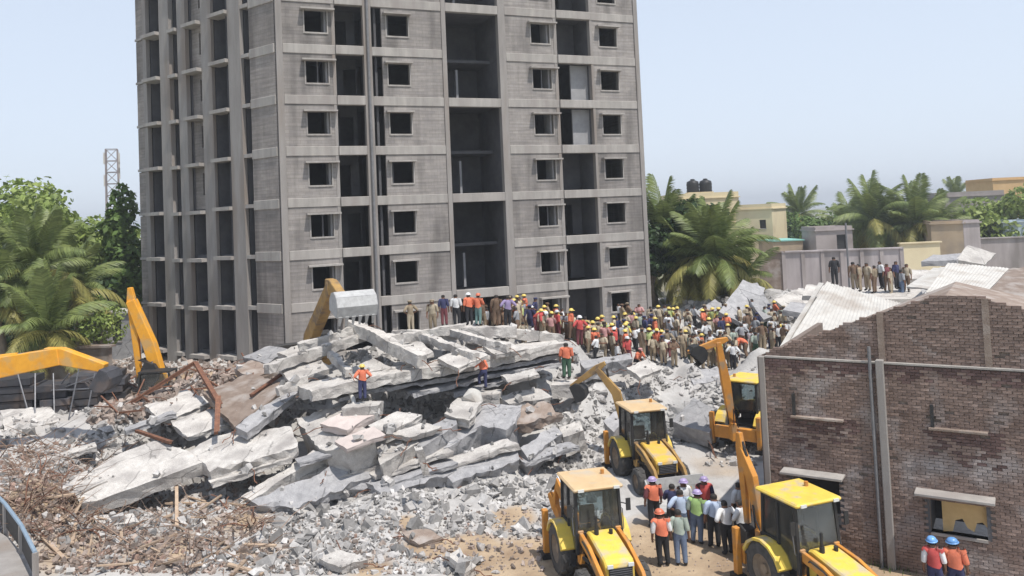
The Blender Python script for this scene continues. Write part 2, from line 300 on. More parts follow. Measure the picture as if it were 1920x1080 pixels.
def _vn(x, y, seed):
    xi = np.floor(x).astype(np.int64); yi = np.floor(y).astype(np.int64); fx = x-xi; fy = y-yi
    fx = fx*fx*(3-2*fx); fy = fy*fy*(3-2*fy)
    def h(a, b):
        n = (a*374761393 + b*668265263 + seed*982451653) & 0xffffffff
        n = ((n ^ (n >> 13))*1274126177) & 0xffffffff
        return ((n ^ (n >> 16)) & 0xffff)/65535.0
    return (h(xi, yi)*(1-fx)+h(xi+1, yi)*fx)*(1-fy)+(h(xi, yi+1)*(1-fx)+h(xi+1, yi+1)*fx)*fy-.5
GX0, GX1, GY0, GY1, GS = -62.0, 46.0, 14.0, 78.0, .25
gx = np.arange(GX0, GX1+1e-6, GS); gy = np.arange(GY0, GY1+1e-6, GS)
XX, YY = np.meshgrid(gx, gy)
num = np.zeros_like(XX); den = np.zeros_like(XX)
for cx, cy, cz in CT:
    wgt = 1/((XX-cx)**2+(YY-cy)**2+.5)**1.7; num += wgt*cz; den += wgt
ZZ = num/den
edge = np.clip(np.minimum.reduce([XX-GX0, GX1-XX, GY1-YY, YY-GY0])/9.0, 0, 1); edge = edge*edge*(3-2*edge)
rough = np.clip((ZZ-.05)*1.2, .06, 1)
ZZ = ZZ*edge - .12*(1-edge) + rough*edge*(.55*_vn(XX*.55, YY*.55, 1)+.35*_vn(XX*1.3, YY*1.3, 2)+.22*_vn(XX*2.9, YY*2.9, 3))
def hz(x, y):
    i = min(max((x-GX0)/GS, 0), len(gx)-2.001); j = min(max((y-GY0)/GS, 0), len(gy)-2.001)
    a, b = int(i), int(j); u, v = i-a, j-b
    return float((ZZ[b,a]*(1-u)+ZZ[b,a+1]*u)*(1-v)+(ZZ[b+1,a]*(1-u)+ZZ[b+1,a+1]*u)*v)
def hit(px, py, t0=16):
    d = ray(px, py); d = d/d.y; t = t0; 
    while t < 78:
        p = Vector((0, 0, H))+d*t
        if p.z < hz(p.x, p.y): return Vector((p.x, p.y, hz(p.x, p.y)))
        t += .2
    return None
def ground_at(px, D):
    p = at_d(px, 600, D); return Vector((p.x, p.y, hz(p.x, p.y)))
nx, ny = len(gx), len(gy)
vs = np.stack([XX.ravel(), YY.ravel(), ZZ.ravel()], 1)
I = np.arange(nx*ny).reshape(ny, nx)
fs = np.stack([I[:-1,:-1].ravel(), I[:-1,1:].ravel(), I[1:,1:].ravel(), I[1:,:-1].ravel()], 1)
me = bpy.data.meshes.new('rubble_mound'); me.from_pydata(vs.tolist(), [], fs.tolist())
# earth attribute: where the ground is soil, not crushed concrete
soil = np.zeros(nx*ny)
def soilspot(px, py, r, k=1.0):
    p = hit(px, py)
    if p: soil[:] = np.maximum(soil, k*np.clip(1.5-np.hypot(vs[:,0]-p.x, vs[:,1]-p.y)/r, 0, 1))
for a in [(1300,1050,2.2),(1200,1070,2),(1400,1060,2),(800,1030,.9),(880,1025,1.1),(960,975,.9),(980,1050,1.6),(930,1075,1.2),(1250,1010,1.6),(1350,985,1.6),(1300,935,1.0,.8),(1130,1075,1.2),(760,985,.5),(700,1070,.8,.8),(1700,1070,3),(1040,1075,1.2),(450,975,1.2,.8),(300,1030,1.5,.7),(480,1040,1.2,.6),(330,705,1.6,.9),(250,745,1.6,.9),(440,690,1.6,.9),(380,745,1.0,.8),(80,940,1.6,.8),(1350,880,1.5,.5),(480,680,1.2,.8),(130,1040,1.3,.7)]: soilspot(*a)
far = np.clip((vs[:,1]-52)/8, 0, 1)*np.clip((8-vs[:,0])/6, 0, 1); soil = np.maximum(soil, far*.8)
at = me.attributes.new('soil', 'FLOAT', 'POINT'); at.data.foreach_set('value', soil.astype(np.float32))
me.polygons.foreach_set('use_smooth', [True]*len(me.polygons))
gm = mat('crushed_concrete', (.50,.485,.465), (.35,.335,.32), scale=1.1, bump=.9, bscale=7, c3=(.42,.395,.37), s3=.25)
N = gm.node_tree.nodes; L = gm.node_tree.links; b = N['Principled BSDF']; src = b.inputs['Base Color'].links[0].from_socket
an = N.new('ShaderNodeAttribute'); an.attribute_name = 'soil'; nz = N.new('ShaderNodeTexNoise'); nz.inputs['Scale'].default_value = .9; nz.inputs['Detail'].default_value = 6
tcn = N.new('ShaderNodeTexCoord'); L.new(tcn.outputs['Object'], nz.inputs['Vector'])
mm = N.new('ShaderNodeMath'); mm.operation = 'MULTIPLY_ADD'; L.new(an.outputs['Fac'], mm.inputs[0]); mm.inputs[1].default_value = 2.2; 
m2 = N.new('ShaderNodeMath'); m2.operation = 'SUBTRACT'; L.new(nz.outputs['Fac'], m2.inputs[0]); m2.inputs[1].default_value = 1.15; L.new(m2.outputs[0], mm.inputs[2]); mm.use_clamp = True
er = N.new('ShaderNodeValToRGB'); er.color_ramp.elements[0].color = (.27,.19,.125,1); er.color_ramp.elements[1].color = (.44,.335,.225,1); er.color_ramp.elements[0].position = .3; er.color_ramp.elements[1].position = .65; L.new(nz.outputs['Fac'], er.inputs[0])
mx = N.new('ShaderNodeMix'); mx.data_type = 'RGBA'; L.new(mm.outputs[0], mx.inputs[0]); L.new(src, mx.inputs[6]); L.new(er.outputs[0], mx.inputs[7]); L.new(mx.outputs[2], b.inputs['Base Color'])
me.materials.append(gm)
tag(mkobj('rubble_mound', me), kind='structure')
g = MB(); NR = 40
ring = [(2600*math.cos(2*math.pi*i/NR), 2600*math.sin(2*math.pi*i/NR), -.3) for i in range(NR)]
g.add(ring, [tuple(range(NR))])
tag(g.build('ground', mat('earth', (.30,.26,.19), (.20,.20,.11), scale=.05, c3=(.14,.17,.07), s3=.02)), kind='structure')

# ------------------------------------------------------------------ unfinished tower
tower = empty('apartment_tower', TC, YAW, 'tall unfinished grey concrete block apartment tower with rows of open windows', 'building')
FW = 24.36; Z0 = 3.388; LROT = YAW2-YAW; LL = 15.26
def tp(name, mb, ma, parent=tower, left=False, **k):
    o = mb.build(name, ma, parent, **k)
    if left: o.rotation_euler = (0, 0, LROT)
    return o
KS = range(-1, 9); BT, BB = .25, -.30
ZT = Z0+3*9
def panel(x0, x1, zb, zt, hole=None, y0=0, y1=.23):
    mb = MB()
    if not hole: return mb.box(x0, x1, y0, y1, zb, zt)
    a, b_, c, d = hole
    # wall with an opening: four strips round the hole
    mb.box(x0, a, y0, y1, zb, zt); mb.box(b_, x1, y0, y1, zb, zt); mb.box(a, b_, y0, y1, zb, c); mb.box(a, b_, y0, y1, d, zt)
    return mb
wins = {(.36,3.2):(1.65,2.94), (6.22,10.02):(6.55,7.88), (14.35,17.82):(16.19,17.54), (20.75,24.1):(21.27,22.64)}
for k in KS:
    zk = Z0+3*k; zb = zk+BT; zt = zk+3+BB
    for (x0, x1), (a, b_) in wins.items():
        c, d = zk+.98, zk+2.28
        tp('wall_panel', panel(x0, x1, zb, zt, (a, b_, c, d)), m_block_f)
        wn = tp('window', MB().box(a-.08, a, -.03, .26, c-.09, d).box(b_, b_+.08, -.03, .26, c-.09, d).box(a, b_, -.05, .26, c-.09, c+.005), m_beam)
        if a in (1.65, 16.19): tp('reveal_wall', MB().box(b_-.12, b_-.005, .231, 1.2, zk+.3, zk+2.6), m_inner)
        e = .42 if a in (1.65, 16.19) else .14
        mb = MB().box(a-.25, b_+e, -.42, .1, d-.01, d+.09); mb.build('sunshade', m_beam, wn)
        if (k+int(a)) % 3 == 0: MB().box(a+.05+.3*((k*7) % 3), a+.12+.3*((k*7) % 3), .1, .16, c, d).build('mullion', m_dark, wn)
    for x0, x1, pr in ((.37, 3.39, .05), (3.4, 5.07, .16), (5.58, 10.02, .05), (14.35, 18.04, .05), (18.05, 20.57, .16), (20.59, 24.04, .05)):
        tp('floor_beam', MB().box(x0, x1, -pr, .27, zk+BB+.02*((k*3+int(x0)) % 2), zk+BT), m_beam, bevel=.02)
    if k % 2: tp('floor_beam', MB().box(10.32, 13.85, -.08, .3, zk+BB, zk+BT), m_beam, bevel=.02)
    # balcony side posts
    for x0, x1 in ((3.2, 3.4), (17.82, 18.05), (20.57, 20.75)):
        tp('balcony_post', MB().box(x0, x1, -.03, .35, zb, zt+.02), m_col)
    # slab
    if k % 2: poly = [(.3,.3),(24.1,.3),(24.1,12.9),(-7.1,12.9)]
    else: poly = [(.3,.3),(10.2,.3),(10.2,2.0),(14,2.0),(14,.3),(24.1,.3),(24.1,12.9),(-7.1,12.9)]
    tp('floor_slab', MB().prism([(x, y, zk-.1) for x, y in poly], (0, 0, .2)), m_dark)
    # balcony rear walls
    for x0, x1, ks in ((18.1, 20.55, (4, 5)), (3.42, 5.06, ()), ):
        if k in ks: tp('balcony_wall', panel(x0+1.15, x1, zb, zt, None, .55, .7), m_inner)
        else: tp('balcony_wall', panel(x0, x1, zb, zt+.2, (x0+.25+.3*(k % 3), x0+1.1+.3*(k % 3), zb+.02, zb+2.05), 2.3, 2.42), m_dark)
    if k % 2: tp('shaft_door_frame', MB().box(11.6, 11.75, 2.1, 2.3, zb, zb+2.2), m_inner)
for x0, x1, y0 in ((0, .36, -.09), (5.08, 5.56, -.12), (10.03, 10.31, -.07), (13.86, 14.34, -.07), (24.05, FW, -.09)):
    tp('column', MB().box(x0, x1, y0, .36, 0, ZT), m_col)
for x in (5.32,): tp('drain_pipe', MB().cyl((x, -.23, 0), (x, -.23, ZT), .08, n=10), m_pipe, smooth=False)
for x in (3.3, 5.9, 10.15, 14.1, 17.95, 20.65):
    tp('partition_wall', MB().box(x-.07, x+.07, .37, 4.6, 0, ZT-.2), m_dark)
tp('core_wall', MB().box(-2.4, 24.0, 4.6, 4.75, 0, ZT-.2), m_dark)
# left face, built in its own direction (obtuse corner)
m_l2 = m_col
FINS = ((3.3, 4.54, .12), (6.37, 7.47, .17), (9.14, 10.06, .1), (11.0, 12.16, .06), (13.95, LL, .12))
for y0, y1, x in FINS: tp('column', MB().box(x-.22, .16, y0, y1 if y1 != LL else y0+.45, 0, ZT), m_l2, left=True)
BAYS = ((2.52, 3.3, .35, .05), (4.54, 6.37, .1, 0), (7.47, 9.14, .0, -.12), (10.06, 11.0, .1, -.12), (12.16, 13.95, -.05, -.02))
for k in KS:
    zk = Z0+3*k; zb = zk+BT; zt = zk+3+BB
    tp('wall_panel', MB().box(0, .23, .12, 2.52, zb, zt), m_block_l, left=True)
    tp('floor_beam', MB().box(-.06, .27, .14, 2.5, zk+BB, zk+BT), m_beam, left=True, bevel=.02)
    tp('wall_panel', MB().box(-.08, .2, 14.42, LL, zb-.3, zt+.1), m_block_l, left=True)
    tp('floor_beam', MB().box(-.16, .27, 14.41, LL+.02, zk-.16, zk-.0), m_beam, left=True)
    for i, (y0, y1, x, dz) in enumerate(BAYS):
        tp('floor_ledge', MB().box(x-.42, .5, y0+.01, y1-.01, zk+dz-.2, zk+dz+.02), m_beam, left=True)
    # infill walls set back in the bays
    mb = MB(Matrix(((0, 1, 0, 0), (1, 0, 0, 0), (0, 0, 1, 0), (0, 0, 0, 1))))
    def inf(x0, x1, hole, d):
        q = panel(x0, x1, zb-.25, zt+.12, hole, d, d+.12)
        mb.add([tuple(v) for v in q.v], q.f)
    if k >= 3: inf(7.48, 9.13, (7.85, 8.3, zk+.9, zk+2.3), .35)
    else: inf(7.48, 8.05, None, .9)
    inf(2.53, 2.95, None, .75)
    tp('infill_wall', mb, m_block_l, left=True)
    mb = MB(Matrix(((0, 1, 0, 0), (1, 0, 0, 0), (0, 0, 1, 0), (0, 0, 0, 1))))
    inf(4.55, 6.36, (4.9, 6.0, zb+(0 if k % 2 else .7), zk+2.4), 1.5); inf(12.17, 13.94, (12.3, 13.6, zk+.6+.3*(k % 2), zk+2.4), 1.3)
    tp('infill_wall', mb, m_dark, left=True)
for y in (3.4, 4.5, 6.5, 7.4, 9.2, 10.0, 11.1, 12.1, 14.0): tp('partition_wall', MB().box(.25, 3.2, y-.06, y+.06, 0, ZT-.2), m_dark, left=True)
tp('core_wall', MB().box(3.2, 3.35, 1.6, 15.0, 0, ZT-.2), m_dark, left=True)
tp('rear_wall', MB().box(-7.6, FW-.02, 13.0, 13.2, 0, ZT), m_block_f)
tp('side_wall', MB().box(FW-.24, FW-.01, .37, 12.99, 0, ZT), m_block_l)
tp('roof_slab', MB().prism([(-.2,-.2,ZT),(FW+.2,-.2,ZT),(FW+.2,13.4,ZT),(-7.9,13.4,ZT)], (0, 0, .25)), m_beam)
# ------------------------------------------------------------------ brick shed on the right
P0 = at_z(1662, 1068, 0); BT_ = Vector((.845, -.535, 0)).normalized(); BN = Vector((-BT_.y, BT_.x, 0))*1.0   # BN points away from the camera
shed = empty('brick_shed', P0, math.atan2(BT_.y, BT_.x), 'dark red brick shed wall with stepped gable beside the parked loaders', 'building')
def bl(px, py, dy=0):
    p = on_plane(px, py, P0+BN*dy, BN)-P0; return p.dot(BT_), p.z
SB = .12     # gable set back
x_l = bl(1416, 668)[0]; x_r = bl(1920, 700)[0]+2.5; z_top = bl(1640, 681)[1]
gpts = [bl(*a, SB) for a in ((1422,664),(1480,640),(1540,620),(1600,598),(1650,582),(1700,566),(1752,551),(1835,553),(1920,575),(1990,592))]
gpts = [(x, z) for x, z in gpts] 
def gz(x):
    for (a, za), (b_, zb2) in zip(gpts[:-1], gpts[1:]):
        if a <= x <= b_: return za+(zb2-za)*(x-a)/(b_-a)
    return gpts[0][1] if x < gpts[0][0] else gpts[-1][1]
ox0, oz1 = bl(1742, 934); ox1, oz0 = bl(1853, 1014); oz1 -= .03
o2x0, o2z1 = bl(1487, 893); o2x1 = bl(1572, 893)[0]; o2z0 = 1.0
OPEN = [(ox0, ox1, oz0, oz1), (o2x0, o2x1, o2z0, o2z1)]
pil = [bl(1648, 800)[0]]
BWd, BHt, JT = .23, .075, .012
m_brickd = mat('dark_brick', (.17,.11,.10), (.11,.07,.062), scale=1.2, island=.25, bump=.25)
bv = []
for i in range(5):
    r = random.Random(i); mb = MB(); mb.box(-BWd/2, BWd/2, 0, .11, -BHt/2, BHt/2)
    mb.v = [v+Vector((r.uniform(-.008,.008), r.uniform(-.010,.006), r.uniform(-.006,.006))) for v in mb.v]; bv.append(mb)
bmesh_ = [q.mesh('brick', m_brick) for q in bv]; bdark_ = [q.mesh('brick', m_brickd) for q in bv]
bricks = []
holes = set()
rows = int((max(z for _, z in gpts)+.1)/(BHt+JT))
for r_ in range(rows):
    z = (r_+.5)*(BHt+JT); low = z < z_top
    n = int((x_r-x_l)/(BWd+JT))+1
    for c_ in range(n):
        x = x_l+.3+(c_+.5*(r_ % 2))*(BWd+JT)
        if x > x_r: continue
        if not low and z+BHt/2 > gz(x)-.02: continue
        if any(a-.1 < x < b_+.1 and c2-.02 < z < d2+.02 for a, b_, c2, d2 in OPEN): continue
        if random.random() < .011 and r_ > 12: continue       # putlog holes
        bricks.append((x, (0 if low else SB)+random.uniform(-.006, .006), z))
vis = []
for i, (x, y, z) in enumerate(bricks):
    p = P0+BT_*x+BN*y+Vector((0, 0, z)); a, b_ = to_px(p)
    if 1425 < a < 1912 and b_ < 1072: vis.append(((p-Vector((0, 0, H))).length, i))
vis.sort(); single = set(i for _, i in vis[:300])
stz = []                                                  # darker bricks: band under the wall top, stains below the two ledges
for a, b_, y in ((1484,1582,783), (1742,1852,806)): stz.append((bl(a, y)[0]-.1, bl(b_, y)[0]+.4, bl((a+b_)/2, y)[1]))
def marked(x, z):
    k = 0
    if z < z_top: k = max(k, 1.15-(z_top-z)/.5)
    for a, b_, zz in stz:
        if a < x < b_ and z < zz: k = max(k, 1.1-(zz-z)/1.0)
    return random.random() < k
SETS = {False: ([], []), True: ([], [])}
for i, (x, y, z) in enumerate(bricks):
    k = random.randrange(5); dk = marked(x, z)
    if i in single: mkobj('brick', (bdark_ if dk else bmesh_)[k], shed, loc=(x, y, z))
    else:
        V, F = SETS[dk]; b0 = len(V); V += [(v.x+x, v.y+y, v.z+z) for v in bv[k].v]; F += [tuple(b0+j for j in f) for f in bv[k].f]
for dk, (V, F) in SETS.items():
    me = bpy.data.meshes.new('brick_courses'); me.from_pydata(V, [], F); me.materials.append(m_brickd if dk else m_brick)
    tag(mkobj('dark_brick_courses' if dk else 'brick_courses', me, shed), kind='stuff')
# mortar backing
mb = MB()
xs = [x_l+.05]+sorted([v for o_ in OPEN for v in o_[:2]])+[x_r]
for a, b_ in zip(xs[:-1], xs[1:]):
    op = [o_ for o_ in OPEN if abs(o_[0]-a) < 1e-6 and abs(o_[1]-b_) < 1e-6]
    if op: mb.box(a, b_, .045, .30, -.3, op[0][2]); mb.box(a, b_, .045, .30, op[0][3], z_top-.01)
    else: mb.box(a, b_, .045, .30, -.3, z_top-.01)
mb.build('mortar_backing', m_mortar, shed)
mb = MB(); gp = [(x, z) for x, z in gpts if x < x_r]
poly = [(gp[0][0], SB+.05, z_top)]+[(x, SB+.05, z-.10) for x, z in gp]+[(x_r, SB+.05, gp[-1][1]-.1), (x_r, SB+.05, z_top)]
mb.prism(poly, (0, .2, 0)); mb.build('gable_backing', m_mortar, shed)
MB().box(x_l+.3, x_r, -.035, .118, z_top-.005, z_top+.045).build('coping', m_beam, shed)
px_ = pil[0]
MB().box(px_+.02, px_+.24, -.14, .10, -.3, z_top+.12).build('pilaster', m_col, shed, bevel=.02)
MB().cyl((px_-.14, -.07, 0), (px_-.14, -.07, z_top+.5), .05, n=8).build('drain_pipe', m_pipe, shed)  # added pipe takes the place of the shadow band beside the pilaster
MB().box(x_l+.1, x_l+.29, -.05, .32, -.3, z_top+.02).build('corner_pilaster', m_col, shed, bevel=.02)
for pxx in (1651, 1850):
    a, zt = bl(pxx, 620, SB); MB().box(a-.09, a+.09, SB-.035, SB+.1, z_top+.05, gz(a)-.06).build('gable_pilaster', m_bslab, shed)
# concrete shelf stubs with posts, awnings
for a, b_, y, pyt in ((1484,1582,783,737), (1742,1852,806,758)):
    xa, z = bl(a, y); xb, _ = bl(b_, y); z = bl((a+b_)/2, y)[1]
    MB().box(xa, xb, -.16, .03, z-.05, z+.02).build('ledge_stub', m_bslab, shed, bevel=.01)
    MB().box(xa+.06, xa+.15, -.09, .04, z+.021, bl(a, pyt)[1]).build('stub_post', m_black, shed)
for a, b_, y in ((1470,1584,884), (1718,1866,925)):
    xa = bl(a, y)[0]; xb = bl(b_, y)[0]; z = bl((a+b_)/2, y)[1]
    MB().box(xa, xb, -.55, .02, z-.05, z+.03).build('awning_slab', m_beam, shed, bevel=.012)
# right opening: plywood sheet with a torn lower edge, dark room behind
zm = oz0+(oz1-oz0)*.42
poly = [(ox0+.3, .2, oz1), (ox1, .2, oz1), (ox1, .2, zm-.12), (ox1-.12, .2, zm+.02), (ox1-.26, .2, zm-.02), (ox1-.34, .2, zm-.28), (ox1-.5, .2, zm-.2), (ox1-.62, .2, zm+.05), (ox1-.8, .2, zm-.02), (ox0+.55, .2, oz0+.05), (ox0+.3, .2, oz0)]
MB().prism(poly, (0, .02, 0)).build('plywood_sheet', m_ply, shed)
for o_ in OPEN:
    mb = MB(); a, b_, c2, d2 = o_
    mb.box(a-.12, a-.001, .02, 1.6, c2-.1, d2+.1); mb.box(b_+.001, b_+.12, .02, 1.6, c2-.1, d2+.1); mb.box(a, b_, 1.5, 1.6, c2-.1, d2+.1)
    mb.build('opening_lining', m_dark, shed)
MB().box(ox0, ox1, -.02, .3, oz0-.08, oz0).build('sill', m_beam, shed)
# rest of the shed behind the wall
MB().box(x_l+.1, x_l+.3, .33, 9, -.3, z_top-.1).build('side_wall', m_mortar, shed)
i_pk = max(range(len(gpts)), key=lambda i: gpts[i][1]); pk = gpts[i_pk]
mb = MB(); mb.prism([(x_l+.2, .4, z_top-.6), (pk[0], .4, pk[1]-.45), (pk[0], .4, pk[1]-.5), (x_l+.2, .4, z_top-.65)], (0, 8.6, 0))
mb.prism([(pk[0], .4, pk[1]-.45), (x_r, .4, pk[1]-1.6), (x_r, .4, pk[1]-1.65), (pk[0], .4, pk[1]-.5)], (0, 8.6, 0))
mb.build('roof', m_bslab, shed)

# ------------------------------------------------------------------ rubble: big broken slabs and beams
TOPS = []
def roughen(me, n, seed, flat=.010, side=.05, fine=.36):
    """break the surface up: finer triangles, pushed about by noise, more on the broken sides than on the cast face"""
    bm = bmesh.new(); bm.from_mesh(me)
    bmesh.ops.triangulate(bm, faces=[f for f in bm.faces if len(f.verts) > 4])
    for lim in (fine*2, fine):
        es = [e for e in bm.edges if e.calc_length() > lim]
        bmesh.ops.subdivide_edges(bm, edges=es, cuts=1, use_grid_fill=False); bmesh.ops.triangulate(bm, faces=bm.faces[:])
    bm.normal_update(); sv = Vector((seed*1.3, seed*.7, 0))
    for v in bm.verts:
        a_ = flat if abs(v.normal.dot(n)) > .9 else side
        v.co += Vector((noise.noise(v.co*3.1+sv), noise.noise(v.co*3.1+sv+Vector((9,0,0))), noise.noise(v.co*3.1+sv+Vector((0,9,0)))))*a_ + v.normal*noise.noise(v.co*9+sv)*a_*.7
    bm.to_mesh(me); bm.free()
def rough_slab(name, top, th, ma, label=None, cat='slab', group=None, jag=.04, seed=0, down=None):
    """broken slab: top outline (3D points), jagged edges, real thickness"""
    r = random.Random(seed+len(top)); n = Vector((0, 0, 0)); c = sum(top, Vector())/len(top)
    for i in range(len(top)): n += (top[i]-c).cross(top[(i+1) % len(top)]-c)
    n.normalize()
    if n.z < 0: n = -n
    pts = []
    for i, p in enumerate(top):
        q = top[(i+1) % len(top)]; d = q-p; k = max(1, int(d.length/.42)); s = d.cross(n).normalized()
        for j in range(k):
            f = j/k; e = jag if j else jag*.4
            pts.append(p+d*f+s*r.uniform(-e, e)+n*r.uniform(-.25, .25)*e)
    N_ = len(pts); bot = [p-n*th*r.uniform(.85, 1.1)+(c-p).normalized()*r.uniform(-.02, .10)*th for p in pts]
    mid = [(a+b_)/2+(a-c).normalized()*r.uniform(-.05, .03) for a, b_ in zip(pts, bot)]
    # interior points on top so the face is not dead flat
    V = pts+mid+bot; mb = MB(); mb.add(V, [tuple(range(2*N_, 3*N_))[::-1]]+[(i, (i+1) % N_, N_+(i+1) % N_, N_+i) for i in range(N_)]+[(N_+i, N_+(i+1) % N_, 2*N_+(i+1) % N_, 2*N_+i) for i in range(N_)])
    cc = c+n*r.uniform(-.02, .02); b0 = len(mb.v); inn = [p+(cc-p)*.45+n*r.uniform(-.02, .02) for p in pts]
    mb.add(inn+[cc], []); 
    mb.f += [(i, (i+1) % N_, b0+(i+1) % N_, b0+i) for i in range(N_)]+[(b0+i, b0+(i+1) % N_, b0+N_) for i in range(N_)]
    me = mb.mesh(name, ma); roughen(me, n, seed, .010, max(.018, jag*1.25)); o = mkobj(name, me)
    TOPS.append((pts, c, n))
    if label: tag(o, label, cat, group)
    # origin at centre
    o.data.transform(Matrix.Translation(-c)); o.location = c
    return o
def rebar(parent, pts_list, r=.018):
    for pts in pts_list:
        base = parent.location
        MB().tube([Vector(p)-base for p in pts], r, n=5).build('rebar', m_rust, parent)
def Z(*a): return [at_z(*p) for p in a]
HERO = []
def hs(name, pts, th, ma, label, cat='slab', jag=.035, nb=2):
    o = rough_slab(name, Z(*pts), th, ma, label, cat, jag=jag, seed=len(HERO)*3)
    HERO.append(o)
    if nb:
        P = Z(*pts); r = random.Random(len(HERO))
        for i in range(nb):
            a = P[r.randrange(len(P))]; c = sum(P, Vector())/len(P); d = (a-c).normalized(); s = a.lerp(c, .25)-Vector((0, 0, th*.5))
            pp = [s, a+d*.15-Vector((0,0,th*.5))]; q = pp[-1]
            for k in range(4): q = q+d*.14+Vector((r.uniform(-.08,.08), r.uniform(-.08,.08), r.uniform(-.14,.06))); pp.append(q)
            rebar(o, [pp])
    return o
hs('slab_fragment', ((128,905,1.75),(225,850,2.3),(290,826,2.55),(352,845,2.3),(382,866,2.05),(186,938,1.35),(150,944,1.35)), .62, m_slab, 'large pale fallen slab tilted at the lower left of the heap', jag=.015, nb=5)
hs('slab_fragment', ((352,846,2.25),(425,812,2.65),(545,798,2.85),(556,838,2.45),(470,862,2.15),(394,882,1.9)), .55, m_slab, 'long pale slab with crumbled gravelly front edge, left of the chained blocks', jag=.09, nb=4)
hs('broken_beam', ((452,930,.95),(590,843,2.15),(606,850,2.1),(470,938,.9)), .5, m_slab, 'narrow pale beam sloping down left from the block chain', 'beam', .04)
hs('concrete_block', ((555,784,2.95),(646,756,3.35),(703,823,2.65),(653,841,2.45),(611,848,2.25),(576,816,2.55)), 1.45, m_slab, 'big pale concrete block below the pinkish slabs in the front row', 'block', .06, nb=3)
hs('concrete_block', ((706,838,2.2),(773,811,2.5),(784,830,2.3),(714,872,1.85)), 1.1, m_slab, 'grey tilted block right of the big block in the front row', 'block', .05)
hs('broken_beam', ((774,818,2.4),(850,777,2.9),(857,795,2.72),(786,842,2.15)), 1.0, m_gslab, 'long grey beam rising to the right in the middle of the front row', 'beam', .05)
hs('concrete_block', ((833,842,1.95),(903,799,2.45),(949,806,2.35),(963,795,2.45),(979,760,2.85),(900,757,2.95),(868,790,2.55)), 1.4, m_gslab, 'massive grey faceted block under the white boulder', 'block', .06, nb=3)
hs('concrete_block', ((976,840,1.65),(1040,797,2.05),(1054,812,1.85),(992,862,1.35)), 1.0, m_gslab, 'grey wedge block at the right end of the front row', 'block', .05)
hs('concrete_block', ((1048,802,1.9),(1086,788,2.1),(1094,806,1.9),(1056,820,1.7)), 1.0, m_slab, 'pale upright cube of concrete right of the grey wedge', 'block', .04)
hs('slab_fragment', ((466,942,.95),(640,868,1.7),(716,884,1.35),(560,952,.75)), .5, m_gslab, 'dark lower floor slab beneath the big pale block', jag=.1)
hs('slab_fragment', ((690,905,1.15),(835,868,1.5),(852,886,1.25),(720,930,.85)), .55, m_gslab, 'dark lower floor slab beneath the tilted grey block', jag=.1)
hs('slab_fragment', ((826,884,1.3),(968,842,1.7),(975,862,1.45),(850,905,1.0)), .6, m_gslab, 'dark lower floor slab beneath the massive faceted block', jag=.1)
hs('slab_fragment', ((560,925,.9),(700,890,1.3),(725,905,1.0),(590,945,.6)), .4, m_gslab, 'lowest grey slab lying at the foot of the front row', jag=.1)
hs('slab_fragment', ((600,795,3.05),(660,762,3.45),(712,772,3.3),(650,806,2.95)), .3, m_pslab, 'pinkish slab lying on the big pale block', jag=.03)
hs('slab_fragment', ((625,826,2.75),(700,800,3.0),(722,815,2.85),(650,842,2.55)), .2, m_pslab, 'smaller pinkish slab in front of the other pinkish slab', jag=.03)
hs('standing_post', ((776,838,2.9),(790,836,2.95),(794,842,2.9),(780,846,2.85)), 1.0, m_slab, 'short pale concrete post standing between the front row blocks', 'post', .02)
hs('slab_fragment', ((735,812,2.75),(800,790,2.95),(830,800,2.8),(768,820,2.6)), .25, m_slab, 'flat pale slab on top of the front row left of the boulder', jag=.06)
hs('slab_fragment', ((690,800,3.0),(745,770,3.3),(790,778,3.2),(730,812,2.8)), .3, m_slab, 'pale slab behind the flat slab on the front row', jag=.06)
hs('slab_fragment', ((835,775,3.0),(858,745,3.3),(905,752,3.2),(880,790,2.8)), .35, m_slab, 'pale slab just left of the white boulder', jag=.06)
hs('slab_fragment', ((930,742,3.1),(1010,728,3.25),(1035,745,3.0),(955,758,2.9)), .35, m_slab, 'pale flat slab right of the white boulder', jag=.08)
hs('slab_fragment', ((950,770,2.7),(1030,752,2.9),(1050,775,2.55),(970,795,2.35)), .4, m_bslab, 'brownish crumbled slab right of the massive faceted block', jag=.12)
# thin pancaked floor slabs whose edges show in the front face, all sloping up to the right
nbk = Vector((-.5, .87, 0))
ED = [((478,925,1.0),(688,850,1.9),.9,'first thin floor slab edge sloping up right under the big pale block'),((520,935,.85),(712,872,1.6),.8,'second thin floor slab edge sloping up right under the big pale block'),((700,893,1.35),(852,846,1.95),.9,'thin floor slab edge under the grey tilted block'),((715,910,1.1),(860,868,1.6),.8,'lower thin floor slab edge under the grey tilted block'),
      ((846,872,1.5),(972,832,2.0),.9,'thin floor slab edge under the massive faceted block'),((560,868,2.0),(700,822,2.55),.7,'thin slab edge at the shoulder of the big pale block'),((395,905,1.5),(548,858,2.1),.8,'thin floor slab edge under the long crumbled slab'),((985,868,1.25),(1085,835,1.6),.8,'thin floor slab edge under the upright cube'),
      ((235,808,2.75),(330,776,3.2),.8,'thin slab edge on the left flank above the large fallen slab'),((60,872,1.95),(180,838,2.4),.9,'thin slab edge near the left picture edge')]
for p, q, dp, lab in ED:
    a, b_ = at_z(*p), at_z(*q); m1, m2 = a.lerp(b_, .35)+Vector((0, 0, -.03)), a.lerp(b_, .7)+Vector((0, 0, .03))
    tag(rough_slab('slab_fragment', [a, m1, m2, b_, b_+nbk*dp, m2+nbk*dp, m1+nbk*dp, a+nbk*dp], .2, random.choice((m_slab, m_gslab)), jag=.05, seed=len(lab)), lab, 'slab')
